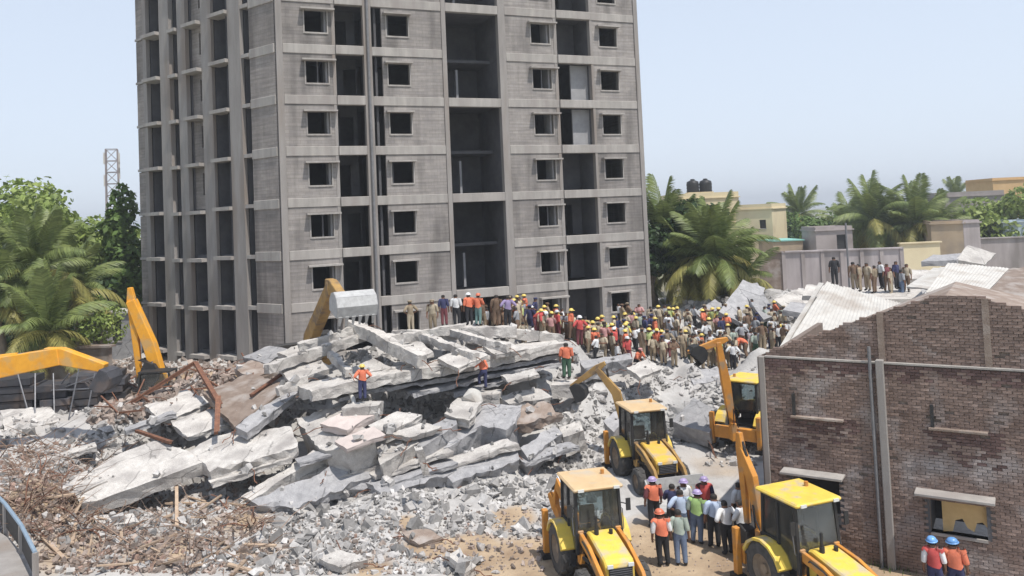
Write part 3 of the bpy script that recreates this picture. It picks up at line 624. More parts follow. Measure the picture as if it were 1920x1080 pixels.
# boulder
mb = MB(); bm = bmesh.new(); r_ = random.Random(5)
for i in range(26):
    d = Vector((r_.gauss(0,1), r_.gauss(0,1), r_.gauss(0,1))).normalized(); bm.verts.new((d.x*.52, d.y*.42, d.z*.46))
bmesh.ops.convex_hull(bm, input=bm.verts); me = bpy.data.meshes.new('white_boulder'); bm.to_mesh(me); bm.free(); me.materials.append(m_white)
tag(mkobj('white_boulder', me, loc=at_z(884, 748, 3.25)), 'rounded white concrete boulder on top of the front row', 'boulder')

# long top slab: front rim with pancaked floors under it
rim = [((585,738),33.3),((640,724),33.8),((700,711),34.3),((775,699),35.1),((850,687),35.9),((905,674),36.7),((960,663),37.4),((1010,655),38.1),((1062,646),38.8)]
RP = [at_d(*p, D)+Vector((0, 0, .1)) for p, D in rim]
nb_ = Vector((-.62, .78, 0))
def layer(pts, dz, inset, depth, th, j, seed):
    r = random.Random(seed); V = []
    front = [p+Vector((0, 0, dz+r.uniform(-j, j)))+nb_*(inset+r.uniform(-j, j)*1.5) for p in pts]
    top = front+[p+nb_*depth+Vector((0, 0, .03)) for p in front[::-1]]
    return rough_slab('floor_fragment', top, th, m_slab, jag=.07, seed=seed)
o = rough_slab('roof_fragment', RP+[p+nb_*1.5+Vector((0, 0, .02)) for p in RP[::-1]], .5, m_slab, 'long pale roof slab rim running up to the right across the heap', 'slab', jag=.05, seed=77)
labs = ['uppermost pancaked grey floor slab under the long roof slab rim', 'second pancaked grey floor slab under the long roof slab rim', 'lowest pancaked grey floor slab under the long roof slab rim']
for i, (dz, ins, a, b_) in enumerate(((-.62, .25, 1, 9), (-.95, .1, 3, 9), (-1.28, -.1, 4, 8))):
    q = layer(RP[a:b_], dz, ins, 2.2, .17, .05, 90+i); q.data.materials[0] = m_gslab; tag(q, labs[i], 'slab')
hs('slab_fragment', ((940,704,4.0),(1000,690,4.2),(1012,700,4.05),(955,716,3.85)), .15, m_slab, 'small pale slab hanging under the long rim beside the climbing worker', jag=.05)
hs('slab_fragment', ((1086,676,3.65),(1180,662,3.75),(1186,672,3.6),(1095,690,3.45)), .75, m_gslab, 'grey slab with pale top right of the long rim', jag=.05)
hs('slab_fragment', ((1075,652,3.8),(1125,640,4.0),(1135,655,3.8),(1075,668,3.6)), .3, m_slab, 'pale slab behind the right end of the long rim', jag=.08)
# frame beams lying across the top
LB = [((655,610,6.05),(792,676,5.0),.5,'thick beam slanting down right across the top behind the orange worker'),
      ((690,628,5.7),(762,672,5.0),.3,'thin beam parallel to the thick slanting beam on top'),
      ((500,693,4.75),(640,648,5.2),.4,'beam at the left end of the top pointing at the hidden digger'),
      ((575,668,5.0),(702,622,5.75),.42,'beam behind the left one on top, below the digger boom'),
      ((560,652,5.3),(690,612,6.0),.36,'rearmost left beam just below the raised bucket'),
      ((700,640,5.5),(870,616,5.7),.38,'long level beam below the two khaki figures'),
      ((790,632,5.5),(893,670,4.95),.34,'beam slanting down right in the middle of the top'),
      ((842,622,5.6),(955,653,5.05),.34,'second beam slanting down right near the rim middle'),
      ((735,630,5.5),(968,621,5.45),.5,'long level beam at the skyline below the orange vest group'),
      ((940,622,5.45),(1056,636,4.9),.42,'beam running to the right end of the top'),
      ((620,665,5.0),(655,700,4.6),.3,'short thick stub in the hollow left on top'),
      ((520,735,4.1),(575,712,4.4),.35,'stub beam sticking out left of the long rim')]
for p, q, wd, lab in LB:
    a, b_ = at_z(*p), at_z(*q); c = (a+b_)/2; d = (b_-a); nseg = 7; mb = MB(); r = random.Random(lab); V = []
    u = Vector((0, 0, 1)); sd = d.normalized().cross(u).normalized(); u = sd.cross(d.normalized())
    for i in range(nseg+1):
        f = i/nseg; o_ = a+d*f-c+u*(.12*math.sin(f*math.pi)*r.uniform(-.6,.6))
        for sx, sz in ((-1,-1),(1,-1),(1,1),(-1,1)): V.append(o_+sd*sx*wd*.5*r.uniform(.85,1.1)+u*sz*wd*.55*r.uniform(.85,1.1))
    F_ = [(0,1,2,3), tuple(nseg*4+i for i in (3,2,1,0))]
    for i in range(nseg): F_ += [(i*4+j, i*4+(j+1) % 4, i*4+4+(j+1) % 4, i*4+4+j) for j in range(4)]
    mb.add(V, F_); me = mb.mesh('broken_beam', m_slab); roughen(me, u, len(lab), .03, .06, .25); o = mkobj('broken_beam', me, loc=c); TOPS.append(([a+sd*.15+u*wd*.5, b_+sd*.15+u*wd*.5, b_-sd*.15+u*wd*.5, a-sd*.15+u*wd*.5], c+u*wd*.5, u)); tag(o, lab, 'beam')
    rebar(o, [[b_-d.normalized()*.2, b_+d.normalized()*.2, b_+d.normalized()*.4+Vector((.05,.0,-.12)), b_+d.normalized()*.55+Vector((.1,.05,-.3))]])
# pale broken panels lying in the hollows of the top, and the left flank
MORE = [((520,690,4.6),(600,672,4.8),(625,690,4.55),(545,715,4.3),.22,m_slab,'pale broken panel at the left of the top hollow'),
        ((640,695,4.5),(700,672,4.8),(735,690,4.55),(672,715,4.2),.22,m_slab,'pale broken panel in the hollow beside the thick slanting beam'),
        ((820,672,4.9),(870,650,5.2),(915,664,5.0),(860,690,4.65),.2,m_slab,'pale broken panel between the slanting beams'),
        ((740,652,5.2),(790,640,5.4),(812,660,5.1),(760,678,4.85),.22,m_slab,'pale broken panel in the middle hollow of the top'),
        ((455,668,4.5),(505,648,4.8),(545,655,4.7),(500,682,4.3),.35,m_gslab,'grey plate in front of the hidden digger body'),
        ((520,662,4.8),(570,640,5.1),(600,652,4.9),(556,676,4.6),.3,m_slab,'pale plate below the dusty digger boom'),
        ((440,690,4.2),(480,672,4.4),(520,690,4.2),(470,712,3.9),.3,m_bslab,'brown plate left of the top beams'),
        ((905,648,5.1),(955,640,5.2),(985,655,4.95),(930,666,4.8),.2,m_slab,'pale broken panel near the right end of the top'),
        ((380,735,3.9),(470,700,4.2),(545,722,4.05),(440,800,3.0),.3,m_bslab,'large brownish tilted panel left of the long rim'),
        ((440,800,3.1),(545,725,3.9),(560,735,3.8),(462,812,2.9),.35,m_gslab,'grey edge beam along the right side of the brownish panel'),
        ((270,760,3.3),(350,730,3.6),(400,752,3.35),(310,790,2.9),.25,m_slab,'pale panel in the middle of the left flank'),
        ((320,790,2.9),(400,765,3.2),(440,790,2.9),(350,820,2.5),.25,m_slab,'pale panel above the long crumbled slab'),
        ((0,770,2.85),(95,762,2.95),(112,790,2.6),(10,806,2.4),.3,m_slab,'pale flat slab at the left picture edge by the scaffold'),
        ((95,835,2.2),(165,790,2.8),(200,800,2.65),(130,845,2.05),.3,m_slab,'pale sloping slab near the left edge'),
        ((0,845,2.1),(70,835,2.2),(110,865,1.9),(20,885,1.7),.25,m_slab,'pale slab above the rusty scrap at the left edge'),
        ((175,968,1.0),(250,962,1.05),(262,978,.9),(185,990,.8),.3,m_slab,'short pale slab under the lower left fallen slab'),
        ((105,905,1.7),(170,880,2.0),(200,900,1.8),(140,930,1.5),.2,m_slab,'pale broken plate left of the lower left fallen slab'),
        ((1290,700,2.4),(1345,688,2.5),(1362,708,2.25),(1300,722,2.1),.3,m_gslab,'grey slab below the hanging black digger bucket'),
        ((1175,690,3.3),(1215,672,3.5),(1240,692,3.25),(1200,708,3.05),.25,m_slab,'pale slab below the crouching figure by the crowd'),
        ((1260,790,1.5),(1300,745,2.2),(1345,770,1.9),(1330,812,1.3),.9,m_gslab,'large grey broken block between the two right machines'),
        ((1130,790,1.7),(1160,765,2.0),(1180,785,1.75),(1150,810,1.4),.7,m_gslab,'grey block left of the middle loader'),
        ((540,948,.75),(560,940,.85),(582,962,.55),(562,972,.45),.2,m_slab,'short pale beam piece lying below the block chain'),
        ((836,1040,.55),(858,1030,.62),(892,1060,.4),(872,1074,.35),.3,m_slab,'short pale kerb-like block on the brown earth near the bottom'),
        ((595,1045,.55),(640,1030,.65),(690,1050,.45),(640,1064,.4),.25,m_slab,'pale flat piece near the bottom left of centre'),
        ((755,1000,.5),(800,988,.6),(830,1005,.45),(785,1020,.4),.22,m_bslab,'brown earth-crusted slab near the bottom centre')]
for *pts, th, ma, lab in MORE: hs('slab_fragment', pts, th, ma, lab, 'slab', .045)

# ------------------------------------------------------------------ chunks: 14 shapes, each a copy of its own
chv = []
for i in range(14):
    r = random.Random(100+i); bm = bmesh.new(); a, b_, c = 1, r.uniform(.5, .9), r.uniform(.3, .7)
    for k in range(15):
        d = Vector((r.uniform(-1,1), r.uniform(-1,1), r.uniform(-1,1))); M_ = max(abs(d.x), abs(d.y), abs(d.z)); d = d/M_*r.uniform(.8, 1)
        bm.verts.new((d.x*a/2, d.y*b_/2, d.z*c/2))
    bmesh.ops.convex_hull(bm, input=bm.verts, use_existing_faces=False)
    bmesh.ops.delete(bm, geom=[v for v in bm.verts if not v.link_faces], context='VERTS')
    me = bpy.data.meshes.new('concrete_chunk'); bm.to_mesh(me); bm.free(); me.materials.append(m_rubble); chv.append(me)
chb = []
for me in chv[:5]:
    q = me.copy(); q.materials[0] = m_bslab; chb.append(q)
zones = [((500,905,1150,1075), 90, 'pale concrete chunk in the rubble field below the front row of blocks', (.16,.5), chv),
         ((480,745,1000,800), 45, 'pale concrete chunk on top of the front row of blocks', (.25,.75), chv),
         ((500,640,1050,720), 40, 'pale concrete chunk between the beams on top of the heap', (.3,.8), chv),
         ((1000,700,1400,790), 40, 'grey concrete chunk on the slope below the crowd', (.3,.75), chv),
         ((60,780,460,880), 35, 'concrete chunk on the left flank of the heap', (.3,.8), chv),
         ((200,690,480,780), 25, 'brown chunk on the rusty part of the left flank', (.3,.8), chb),
         ((1270,545,1530,600), 22, 'grey chunk on the debris heaps behind the crowd', (.5,1.5), chv)]
nch = 0
for (x0, y0, x1, y1), n, lab, (s0, s1), pool in zones:
    for i in range(n):
        p = hit(random.uniform(x0, x1), random.uniform(y0, y1))
        if not p: continue
        s = s0+(s1-s0)*random.random()**1.8
        o = mkobj('concrete_chunk', random.choice(pool), loc=p+Vector((0, 0, s*.12)), rot=(random.uniform(-.5,.5), random.uniform(-.5,.5), random.uniform(0,6.3)), scale=(s, s, s*random.uniform(.7,1.2)))
        f_ = (s-s0)/(s1-s0); wd = 'largest' if f_ > .75 else 'large' if f_ > .45 else 'mid-sized' if f_ > .15 else 'small'
        tag(o, wd+' '+lab, 'rubble', 'rubble chunks: '+lab.split(' chunk ')[1]); nch += 1
# countless smaller pieces: one object of real geometry per kind
cube = np.array([(-1,-1,-1),(1,-1,-1),(1,1,-1),(-1,1,-1),(-1,-1,1),(1,-1,1),(1,1,1),(-1,1,1)])*.5
cf = np.array([(3,2,1,0),(4,5,6,7),(0,1,5,4),(1,2,6,5),(2,3,7,6),(3,0,4,7)])
def soil_at(x, y): return soil[int((y-GY0)/GS)*nx+int((x-GX0)/GS)]
def grit(name, areas, ma, label, cat, skip=0, on_slabs=0):
    V = []; F = []; k = 0
    for (x0, y0, x1, y1), n, s0, s1 in areas:
        for i in range(n):
            p = hit(random.uniform(x0, x1), random.uniform(y0, y1))
            if not p: continue
            if skip and s1 < .45 and _vn(np.array([p.x*.7]), np.array([p.y*.7]), 9)[0]+_vn(np.array([p.x*1.9]), np.array([p.y*1.9]), 8)[0]*.6 < random.uniform(-.28, .02): continue
            if skip and soil_at(p.x, p.y)*random.uniform(.6, 1.4) > skip: continue
            s = s0+(s1-s0)*random.random()**3
            q = Quaternion((random.gauss(0,1), random.gauss(0,1), random.gauss(0,1), random.gauss(0,1))).normalized().to_matrix()
            pts = (cube+RNG.uniform(-.22,.22,(8,3)))*np.array([1, random.uniform(.5,1), random.uniform(.25,.8)])*s
            pts = pts@np.array(q)+np.array([p.x, p.y, p.z+s*.15]); V.append(pts); F.append(cf+8*k); k += 1
    for pts, c, n in TOPS if on_slabs else ():
        for i in range(on_slabs):
            j = random.randrange(len(pts)); u_, v_ = sorted((random.random(), random.random())); p = c*(1-v_)+pts[j]*u_+pts[(j+1) % len(pts)]*(v_-u_); s = .02+.34*random.random()**5
            q = Quaternion((random.gauss(0,1), random.gauss(0,1), random.gauss(0,1), random.gauss(0,1))).normalized().to_matrix()
            V.append(((cube+RNG.uniform(-.22,.22,(8,3)))*np.array([1, random.uniform(.5,1), random.uniform(.25,.8)])*s)@np.array(q)+np.array(p+n*s*.2)); F.append(cf+8*k); k += 1
    me = bpy.data.meshes.new(name); me.from_pydata(np.concatenate(V).tolist(), [], np.concatenate(F).tolist()); me.materials.append(ma)
    return tag(mkobj(name, me), label, cat, kind='stuff')
grit('rubble_gravel', [((480,870,1150,1079),6500,.05,.24),((480,900,1150,1079),500,.15,.5),((1000,690,1420,880),3200,.06,.3),((480,600,1100,800),3000,.08,.4),((0,740,480,1000),3000,.07,.35),((100,980,600,1079),1100,.05,.3),((1250,530,1560,620),900,.12,.6)], m_grit, 'loose pale concrete gravel and lumps covering the collapsed heap', 'gravel', skip=.5, on_slabs=9)
grit('brown_debris', [((0,860,500,1079),2100,.04,.25),((60,1000,600,1079),700,.04,.22),((170,670,520,800),3000,.07,.38),((740,960,1020,1079),500,.05,.18),((1180,990,1450,1079),200,.03,.09),((480,960,760,1079),500,.05,.2)], m_gritb, 'loose brown broken brick and earth lumps on the left of the heap', 'debris')

grit('broken_bricks', [((0,835,175,1010),600,.05,.24),((200,690,470,790),450,.06,.25),((150,990,420,1079),350,.05,.2),((560,940,900,1070),70,.06,.18)], m_redgrit, 'loose reddish broken bricks piled at the left of the heap', 'bricks')

# ------------------------------------------------------------------ planks, rusty bars, twigs
r = random.Random(3)
def stick(name, p, L, th, rz, tilt, ma, label, cat, group, flat=.45):
    mb = MB(); mb.beam((-L/2, 0, 0), (L/2, 0, 0), th, th*flat); o = mb.build(name, ma, loc=p, rot=(0, tilt, rz)); return tag(o, label, cat, group)
for i in range(46):
    p = hit(r.uniform(20, 520), r.uniform(930, 1078))
    L_ = r.uniform(.6, 2.0); W_ = r.uniform(.06, .14); a_ = r.uniform(0, 3.14); px_w = to_px(p)[0] if p else 0
    if p: stick('wooden_plank', p+Vector((0, 0, .12)), L_, W_, a_, r.uniform(-.35, .35), m_wood, ('long ' if L_ > 1.5 else 'short ' if L_ < 1 else '')+('narrow ' if W_ < .09 else 'wide ' if W_ > .115 else '')+'weathered plank '+('lying sideways ' if abs(math.cos(a_)) > .7 else 'pointing at the viewer ')+('near the corner railing' if px_w < 180 else 'below the large fallen slab' if px_w < 350 else 'among the twigs left of the rubble field'), 'plank', 'planks at the lower left')
for i in range(46):
    p = hit(r.uniform(180, 540), r.uniform(690, 800))
    if p: stick('rusty_bar', p+Vector((0, 0, .2)), r.uniform(1.0, 2.8), r.uniform(.03, .08), r.uniform(0, 3.14), r.uniform(-.6, .6), m_rust, 'rusty steel bar in the tangle on the left flank', 'bar', 'rusty bars on the left flank', 1)
for a, b_, th, lab in (((215,775,3.0),(365,680,4.9),.17,'rusty girder rising to the right on the left flank'), ((365,680,4.9),(412,760,3.6),.14,'rusty girder folded down from the top of the rising one'),
                       ((405,812,2.9),(408,745,3.9),.15,'upright rusty post above the crumbled slab'), ((470,742,3.8),(545,690,4.5),.12,'rusty bar over the brownish panel'),
                       ((250,760,3.2),(300,725,3.9),.14,'short rusty girder left of the rising one'), ((255,808,2.7),(320,830,2.6),.11,'rusty bar lying across the pale panel'), ((330,905,1.3),(330,1000,.6),.07,'thin pale upright pole in front of the lower left slab')):
    p, q = at_z(*a), at_z(*b_); c = (p+q)/2
    tag(MB().beam(p-c, q-c, th, th).beam(p-c+Vector((.03,.02,th*.4)), q-c+Vector((.03,.02,th*.4)), th*1.35, th*.15).build('rusty_girder' if th > .1 else 'pole', m_rust if th > .1 else m_wood, loc=c), lab, 'girder' if th > .1 else 'pole')
mb = MB()
for i in range(750):
    p = hit(*(r.choice(((r.uniform(0,170), r.uniform(850,1010)), (r.uniform(0,260), r.uniform(840,1000)), (r.uniform(100,520), r.uniform(960,1079))))))
    if not p: continue
    a = r.uniform(0, 6.28); L = r.uniform(.4, 1.9); d = Vector((math.cos(a), math.sin(a), r.uniform(-.1, .8)))*L; k = Vector((r.gauss(0,.1), r.gauss(0,.1), r.gauss(.08,.08)))
    mb.tube([p, p+d*.5+k, p+d], r.uniform(.008, .028), n=4, r2=.006)
tag(mb.build('twigs_and_wire', m_twig), 'tangle of dry twigs and bent wire at the lower left', 'twigs', kind='stuff')
# white bent pipe by the first orange worker
p = [at_z(653,728,4.0), at_z(662,748,3.7), at_z(668,780,3.2), at_z(664,808,2.7)]
tag(MB().tube(p, .09, n=8).build('bent_pipe', m_white), 'bent white pipe hanging below the first orange worker', 'pipe')
# scaffold tubes at the left
for i, (a, b_) in enumerate((((66,700),(66,775)), ((150,680),(128,790)), ((178,700),(160,790)), ((30,690),(55,780)), ((100,700),(102,780)), ((8,735),(190,728)), ((20,762),(180,705)), ((60,790),(130,700)))):
    p, q = at_d(*a, 39+i*.3), at_d(*b_, 38+i*.3)
    tag(MB().cyl(p, q, .035, n=6).build('scaffold_tube', m_steel), ['upright','leaning','leaning','leaning','upright','level','slanting','slanting'][i]+' thin grey scaffold tube left of the rusty girders', 'scaffold tube', 'scaffold tubes at the left edge')

# dark stacks of steel formwork plates behind the scaffold
r = random.Random(12)
for i, (x0, x1, yt, yb, D) in enumerate(((-30,62,712,768,39.5),(70,128,722,772,40),(134,182,705,760,40.5),(188,232,700,745,41.5))):
    a = at_d(x0, yb, D); b_ = at_d(x1, yb, D+.3); zt = at_d((x0+x1)/2, yt, D).z; d = b_-a; t = empty('formwork_stack', a, math.atan2(d.y, d.x), ['dark stack of steel formwork plates at the left picture edge','small dark formwork stack second from the left edge','dark formwork stack third from the left edge','dark formwork stack nearest the steep orange boom'][i], 'formwork', 'formwork stacks')
    n = 7; hh = (zt-a.z+1.2)/n
    for k in range(n): e = r.uniform(-.25,.25); MB().box(e, d.length+e*.6, r.uniform(-.2,.1), 1.6, -1.2+hh*k+.03, -1.2+hh*(k+1)-.02).build('plate', m_dsteel, t)

# bent rebar bundles standing out of the heap
r = random.Random(44)
for i, (px, py) in enumerate(((70,895),(110,930),(40,960),(150,1000),(95,1010),(200,1020),(430,960),(470,985),(500,920),(265,935),(300,900),(560,905),(760,905),(880,885),(330,770),(380,790),(450,740),(500,720),(1010,860),(1110,830))):
    p = hit(px, py)
    if not p: continue
    t = MB(); big = px < 520
    for k in range(r.randint(4, 9)):
        a = r.uniform(0, 6.28); L_ = r.uniform(.6, 1.7) if big else r.uniform(.4, .9); d = Vector((math.cos(a)*.7, math.sin(a)*.7, r.uniform(.2, 1.0))).normalized(); q = Vector((r.gauss(0,.12), r.gauss(0,.12), -.1)); P_ = [q]
        for j in range(5): d = (d+Vector((r.gauss(0,.25), r.gauss(0,.25), r.gauss(-.12,.2)))).normalized(); q = q+d*L_/5; P_.append(q)
        t.tube(P_, r.uniform(.012, .024), n=5)
    tag(t.build('rebar_bundle', m_rust, loc=p), 'tangle of bent rusty rebar '+['at the left edge slab','beside the left edge slab','by the pale railing','in front of the lower left slab tip','near the corner parapet','in the lower left planks','below the crumbled slab','among the twigs below the block chain','at the foot of the narrow sloping beam','under the large fallen slab','at the middle of the large fallen slab front','under the big pale block','under the tilted grey block','under the massive faceted block','by the folded rusty girder','above the crumbled slab','on the brownish panel','behind the brownish panel','at the right end of the front row','left of the middle loader'][i], 'rebar')

# ------------------------------------------------------------------ machines
def wheel(root, x, y, r_, w_, name='wheel'):
    sg = 1 if y > 0 else -1
    prof = [(r_*.55,-w_/2),(r_*.9,-w_/2),(r_,-w_*.36),(r_,w_*.36),(r_*.9,w_/2),(r_*.55,w_/2)]
    mb = MB().lathe(prof, axis='y', n=24)
    for i in range(18):
        a = 2*math.pi*i/18; s = 1 if i % 2 else -1
        c = Vector((math.cos(a)*r_*.99, s*w_*.2, math.sin(a)*r_*.99)); t = Vector((-math.sin(a), s*.5, math.cos(a))).normalized()
        mb.beam(c-t*r_*.16, c+t*r_*.16, w_*.34, r_*.09, up=(math.cos(a), 0, math.sin(a)))
    o = mb.build(name, m_tyre, root, loc=(x, y, r_))
    mb = MB().lathe([(0,sg*w_*.30),(r_*.18,sg*w_*.34),(r_*.2,sg*w_*.18),(r_*.48,sg*w_*.16),(r_*.56,sg*w_*.46),(r_*.56,-sg*w_*.46),(0,-sg*w_*.4)], axis='y', n=20)
    mb.build('rim', m_rim, o)
    return o
def link2(mb, pts, w, hs_):
    for i in range(len(pts)-1): mb.beam(pts[i], pts[i+1], w, hs_[i], w, hs_[i+1], up=(0, 1, 0) if False else (0, 0, 1))
def plate(mb, pts, w, y=0):
    """flat profile in the xz plane given as outline, width w"""
    mb.prism([(x, y-w/2, z) for x, z in pts], (0, w, 0))
def fat(path, hts):
    """outline of a tapered arm along a path in xz"""
    up = []; dn = []
    for i, (x, z) in enumerate(path):
        a = path[max(i-1, 0)]; b_ = path[min(i+1, len(path)-1)]; d = Vector((b_[0]-a[0], b_[1]-a[1])).normalized(); n = Vector((-d.y, d.x)); h = hts[i]/2
        up.append((x+n.x*h, z+n.y*h)); dn.append((x-n.x*h, z-n.y*h))
    return up+dn[::-1]
def dig_bucket(root, piv, ang, s=1.0, w=.65, ma=None, teeth=4, name='bucket'):
    ca, sa = math.cos(ang), math.sin(ang)
    M_ = Matrix(((ca, 0, -sa, piv[0]), (0, 1, 0, 0), (sa, 0, ca, piv[1]), (0, 0, 0, 1)))
    prof = [(0,0),(.35,.02),(.62,-.18),(.72,-.5),(.60,-.82),(.30,-.98),(-.08,-.90)]
    prof = [(a*s, b_*s) for a, b_ in prof]; mb = MB(M_); th = .04
    for i in range(len(prof)-1):
        p, q = Vector((prof[i][0], 0, prof[i][1])), Vector((prof[i+1][0], 0, prof[i+1][1])); mb.beam(p, q, w, th, up=(0, 1, 0) if False else (.3, 0, .9))
    for sy in (-1, 1): mb.prism([(a, sy*w/2-.015, b_) for a, b_ in prof], (0, .03, 0))
    o = mb.build(name, ma or m_black, root)
    for i in range(teeth):
        y = -w/2+w*(i+.5)/teeth; MB(M_).beam((-.04*s, y, -.91*s), (-.38*s, y, -.82*s), w/teeth*.55, .08*s, w/teeth*.25, .03*s).build('tooth', ma or m_steel, o)
    return o
def ram(root, p, q, r_=.05, ma=None):
    p, q = Vector(p), Vector(q); m_ = p.lerp(q, .58)
    o = MB().cyl(p, m_, r_, n=8).build('hydraulic_ram', ma or m_black, root); MB().cyl(m_, q, r_*.55, n=8).build('piston_rod', m_chrome, o); return o

def backhoe(loc, head, label, roof_ma, hood_ma, boom, swing=0, boom_ma=None, sc=1.0, dirty=None):
    """boom: list of xz joints from the king post (x<0 is behind): post, boom elbow, boom end, dipper end, bucket angle"""
    boom_ma = boom_ma or m_org
    t = empty('backhoe_loader', loc, head, label, 'backhoe loader'); t.scale = (sc,)*3
    for y in (-.86, .86):
        wheel(t, -.75, y, .76, .44, 'rear_wheel'); wheel(t, 1.42, y, .48, .34, 'front_wheel')
    mb = MB().box(-1.75, 2.0, -.34, .34, .5, .86).box(-1.0, .3, -.6, .6, .62, .98).cyl((-.75,-.85,.76),(-.75,.85,.76),.12,n=8).cyl((1.42,-.85,.48),(1.42,.85,.48),.09,n=8)
    mb.build('chassis', m_black, t, bevel=.02)
    # hood
    mb = MB(); plate(mb, [(.42,.9),(.42,1.62),(.6,1.66),(2.02,1.40),(2.12,1.28),(2.14,.86)], .84); hd = mb.build('hood', hood_ma, t, bevel=.045)
    MB().box(2.143, 2.16, -.34, .34, .9, 1.22).build('grille', m_black, hd)
    for i in range(5): MB().box(2.161, 2.175, -.32, .32, .93+.058*i, .95+.058*i).build('grille_slat', m_steel, hd)
    MB().box(.75, 1.6, -.424, -.421, 1.0, 1.3).build('side_vent', m_black, hd); MB().box(.75, 1.6, .421, .424, 1.0, 1.3).build('side_vent', m_black, hd)
    MB().cyl((.75,-.2,1.6),(.75,-.2,2.15),.045,n=8).cyl((.75,-.2,1.6),(.75,-.2,1.78),.07,n=8).build('exhaust', m_black, hd); MB().cyl((.8,.22,1.58),(.8,.22,1.74),.06,n=8).build('air_intake', m_black, hd)
    for y in (-.3, .3): MB().box(2.14, 2.19, y-.08, y+.08, 1.24, 1.33).build('headlight', m_lamp, hd)
    # cab
    Zc0, Zc1 = .98, 2.78; cx0, cx1, cy = -1.12, .42, .70
    mb = MB(); fx = cx1-.12
    for x, xt, yy in ((cx0, cx0+.06, -cy), (cx0, cx0+.06, cy), (cx1, fx, -cy), (cx1, fx, cy), (-.42, -.42, -cy), (-.42, -.42, cy)):
        mb.beam((x, yy, Zc0), (xt, yy*.95, Zc1), .085, .085)
    for yy in (-cy, cy): mb.beam((cx0, yy, 1.62), (-.42, yy, 1.62), .06, .06); mb.beam((cx0, yy*.95, Zc1-.03), (fx, yy*.95, Zc1-.03), .07, .09)
    for x in (cx0+.06, fx): mb.beam((x, -cy*.95, Zc1-.03), (x, cy*.95, Zc1-.03), .07, .09)
    mb.beam((cx1, -cy, 1.55), (cx1, cy, 1.55), .08, .1)
    cb = mb.build('cab_frame', m_black, t)
    for yy in (-1, 1):
        MB().prism([(cx0+.06, yy*cy*.985, 1.66), (-.45, yy*cy*.985, 1.66), (-.45, yy*cy*.955, Zc1-.06), (cx0+.09, yy*cy*.955, Zc1-.06)], (0, .012, 0)).build('side_window', glass(), cb)
        MB().prism([(-.37, yy*cy*.995, 1.05), (cx1-.06, yy*cy*.995, 1.05), (fx-.05, yy*cy*.955, Zc1-.06), (-.37, yy*cy*.955, Zc1-.06)], (0, .012, 0)).build('door_window', glass(), cb)
    MB().prism([(cx1-.02, -cy+.07, 1.6), (cx1-.02, cy-.07, 1.6), (fx, cy*.95-.06, Zc1-.07), (fx, -cy*.95+.06, Zc1-.07)], (.012, 0, 0)).build('windscreen', glass(), cb)
    MB().prism([(cx0+.02, -cy+.07, 1.6), (cx0+.02, cy-.07, 1.6), (cx0+.06, cy*.95-.06, Zc1-.07), (cx0+.06, -cy*.95+.06, Zc1-.07)], (-.012, 0, 0)).build('rear_window', glass(), cb)
    MB().box(cx1-.02, cx1+.04, -cy, cy, .99, 1.49).build('dash_panel', m_black, t)
    MB().box(-.75, -.3, -.25, .25, 1.15, 1.4).box(-.82, -.72, -.25, .25, 1.4, 1.95).build('seat', m_black, t, bevel=.04)
    MB().cyl((.1,0,1.3),(.02,0,1.72),.03,n=6).lathe([(.15,0),(.19,.0),(.19,.03),(.15,.03),(.15,0)], c=(.0,0,1.72), n=14).build('steering_wheel', m_black, t)
    rf = MB(); rf.prism([(cx0-.14,-.80,Zc1),(fx+.22,-.78,Zc1),(fx+.22,.78,Zc1),(cx0-.14,.80,Zc1)], (0,0,.11)); rfo = rf.build('roof', roof_ma, t, bevel=.045)
    for y in (-.55, .55): MB().box(fx+.215, fx+.26, y-.09, y+.09, Zc1+.015, Zc1+.09).build('work_light', m_lamp, rfo)
    for y in (-.78, .78): MB().beam((fx,y*.9,2.3),(fx+.2,y*1.16,2.28),.025,.025).box(fx+.16,fx+.2,y*1.16-.07,y*1.16+.07,2.1,2.45).build('mirror', m_black, t)
    # hoses, steps, handles
    for y in (-.12, .12): MB().tube([(-1.8,y,.95),(-2.15,y*1.4,1.5),(-2.3,y*1.2,1.9),(-2.25,y,1.2)], .025, n=6).build('hose', m_black, t)
    for s in (-1, 1):
        MB().tube([(.4,s*.5,1.2),(.8,s*.66,1.5),(1.3,s*.66,1.42),(1.7,s*.6,1.2)], .022, n=6).build('hose', m_black, t)
        MB().box(-.3,.12,s*.74-.1,s*.74+.1,.52,.56).box(-.3,-.27,s*.74-.08,s*.74+.08,.56,.9).box(.09,.12,s*.74-.08,s*.74+.08,.56,.9).build('step', m_black, t)
        MB().tube([(.36,s*.73,1.5),(.36,s*.78,1.55),(.30,s*.78,2.1),(.30,s*.73,2.15)], .015, n=5).build('grab_handle', m_steel, t)
    MB().cyl((-.6,.5,Zc1+.1),(-.6,.5,Zc1+.24),.06,n=10).build('beacon', m_org, t)
    # rear fenders
    for s in (-1, 1):
        mb = MB(); P = []
        for a in range(0, 7):
            an = R(20+a*23); P.append((-.75+math.cos(an)*.88, .76+math.sin(an)*.84))
        outl = P+[(x*.93-.75*.07, z-.07) for x, z in P[::-1]]; plate(mb, outl, .46, s*.88); mb.build('rear_fender', m_yel2, t)
    # loader
    mbL = []
    for s in (-1, 1):
        mb = MB(); plate(mb, fat([(.35,1.50),(1.2,1.36),(2.25,1.0),(2.75,.42)], [.26,.3,.28,.2]), .11, s*.58); mb.build('loader_arm', boom_ma, t, bevel=.012)
        ram(t, (.6, s*.58, .95), (1.75, s*.58, 1.12), .05)
        mb = MB(); mb.box(.26,.46,s*.58-.09,s*.58+.09,.7,1.66); mb.build('loader_tower', boom_ma, t, bevel=.02)
    mb = MB(); pr = [(2.72,.95),(2.75,.62),(2.72,.2),(2.9,.06),(3.62,.05)]
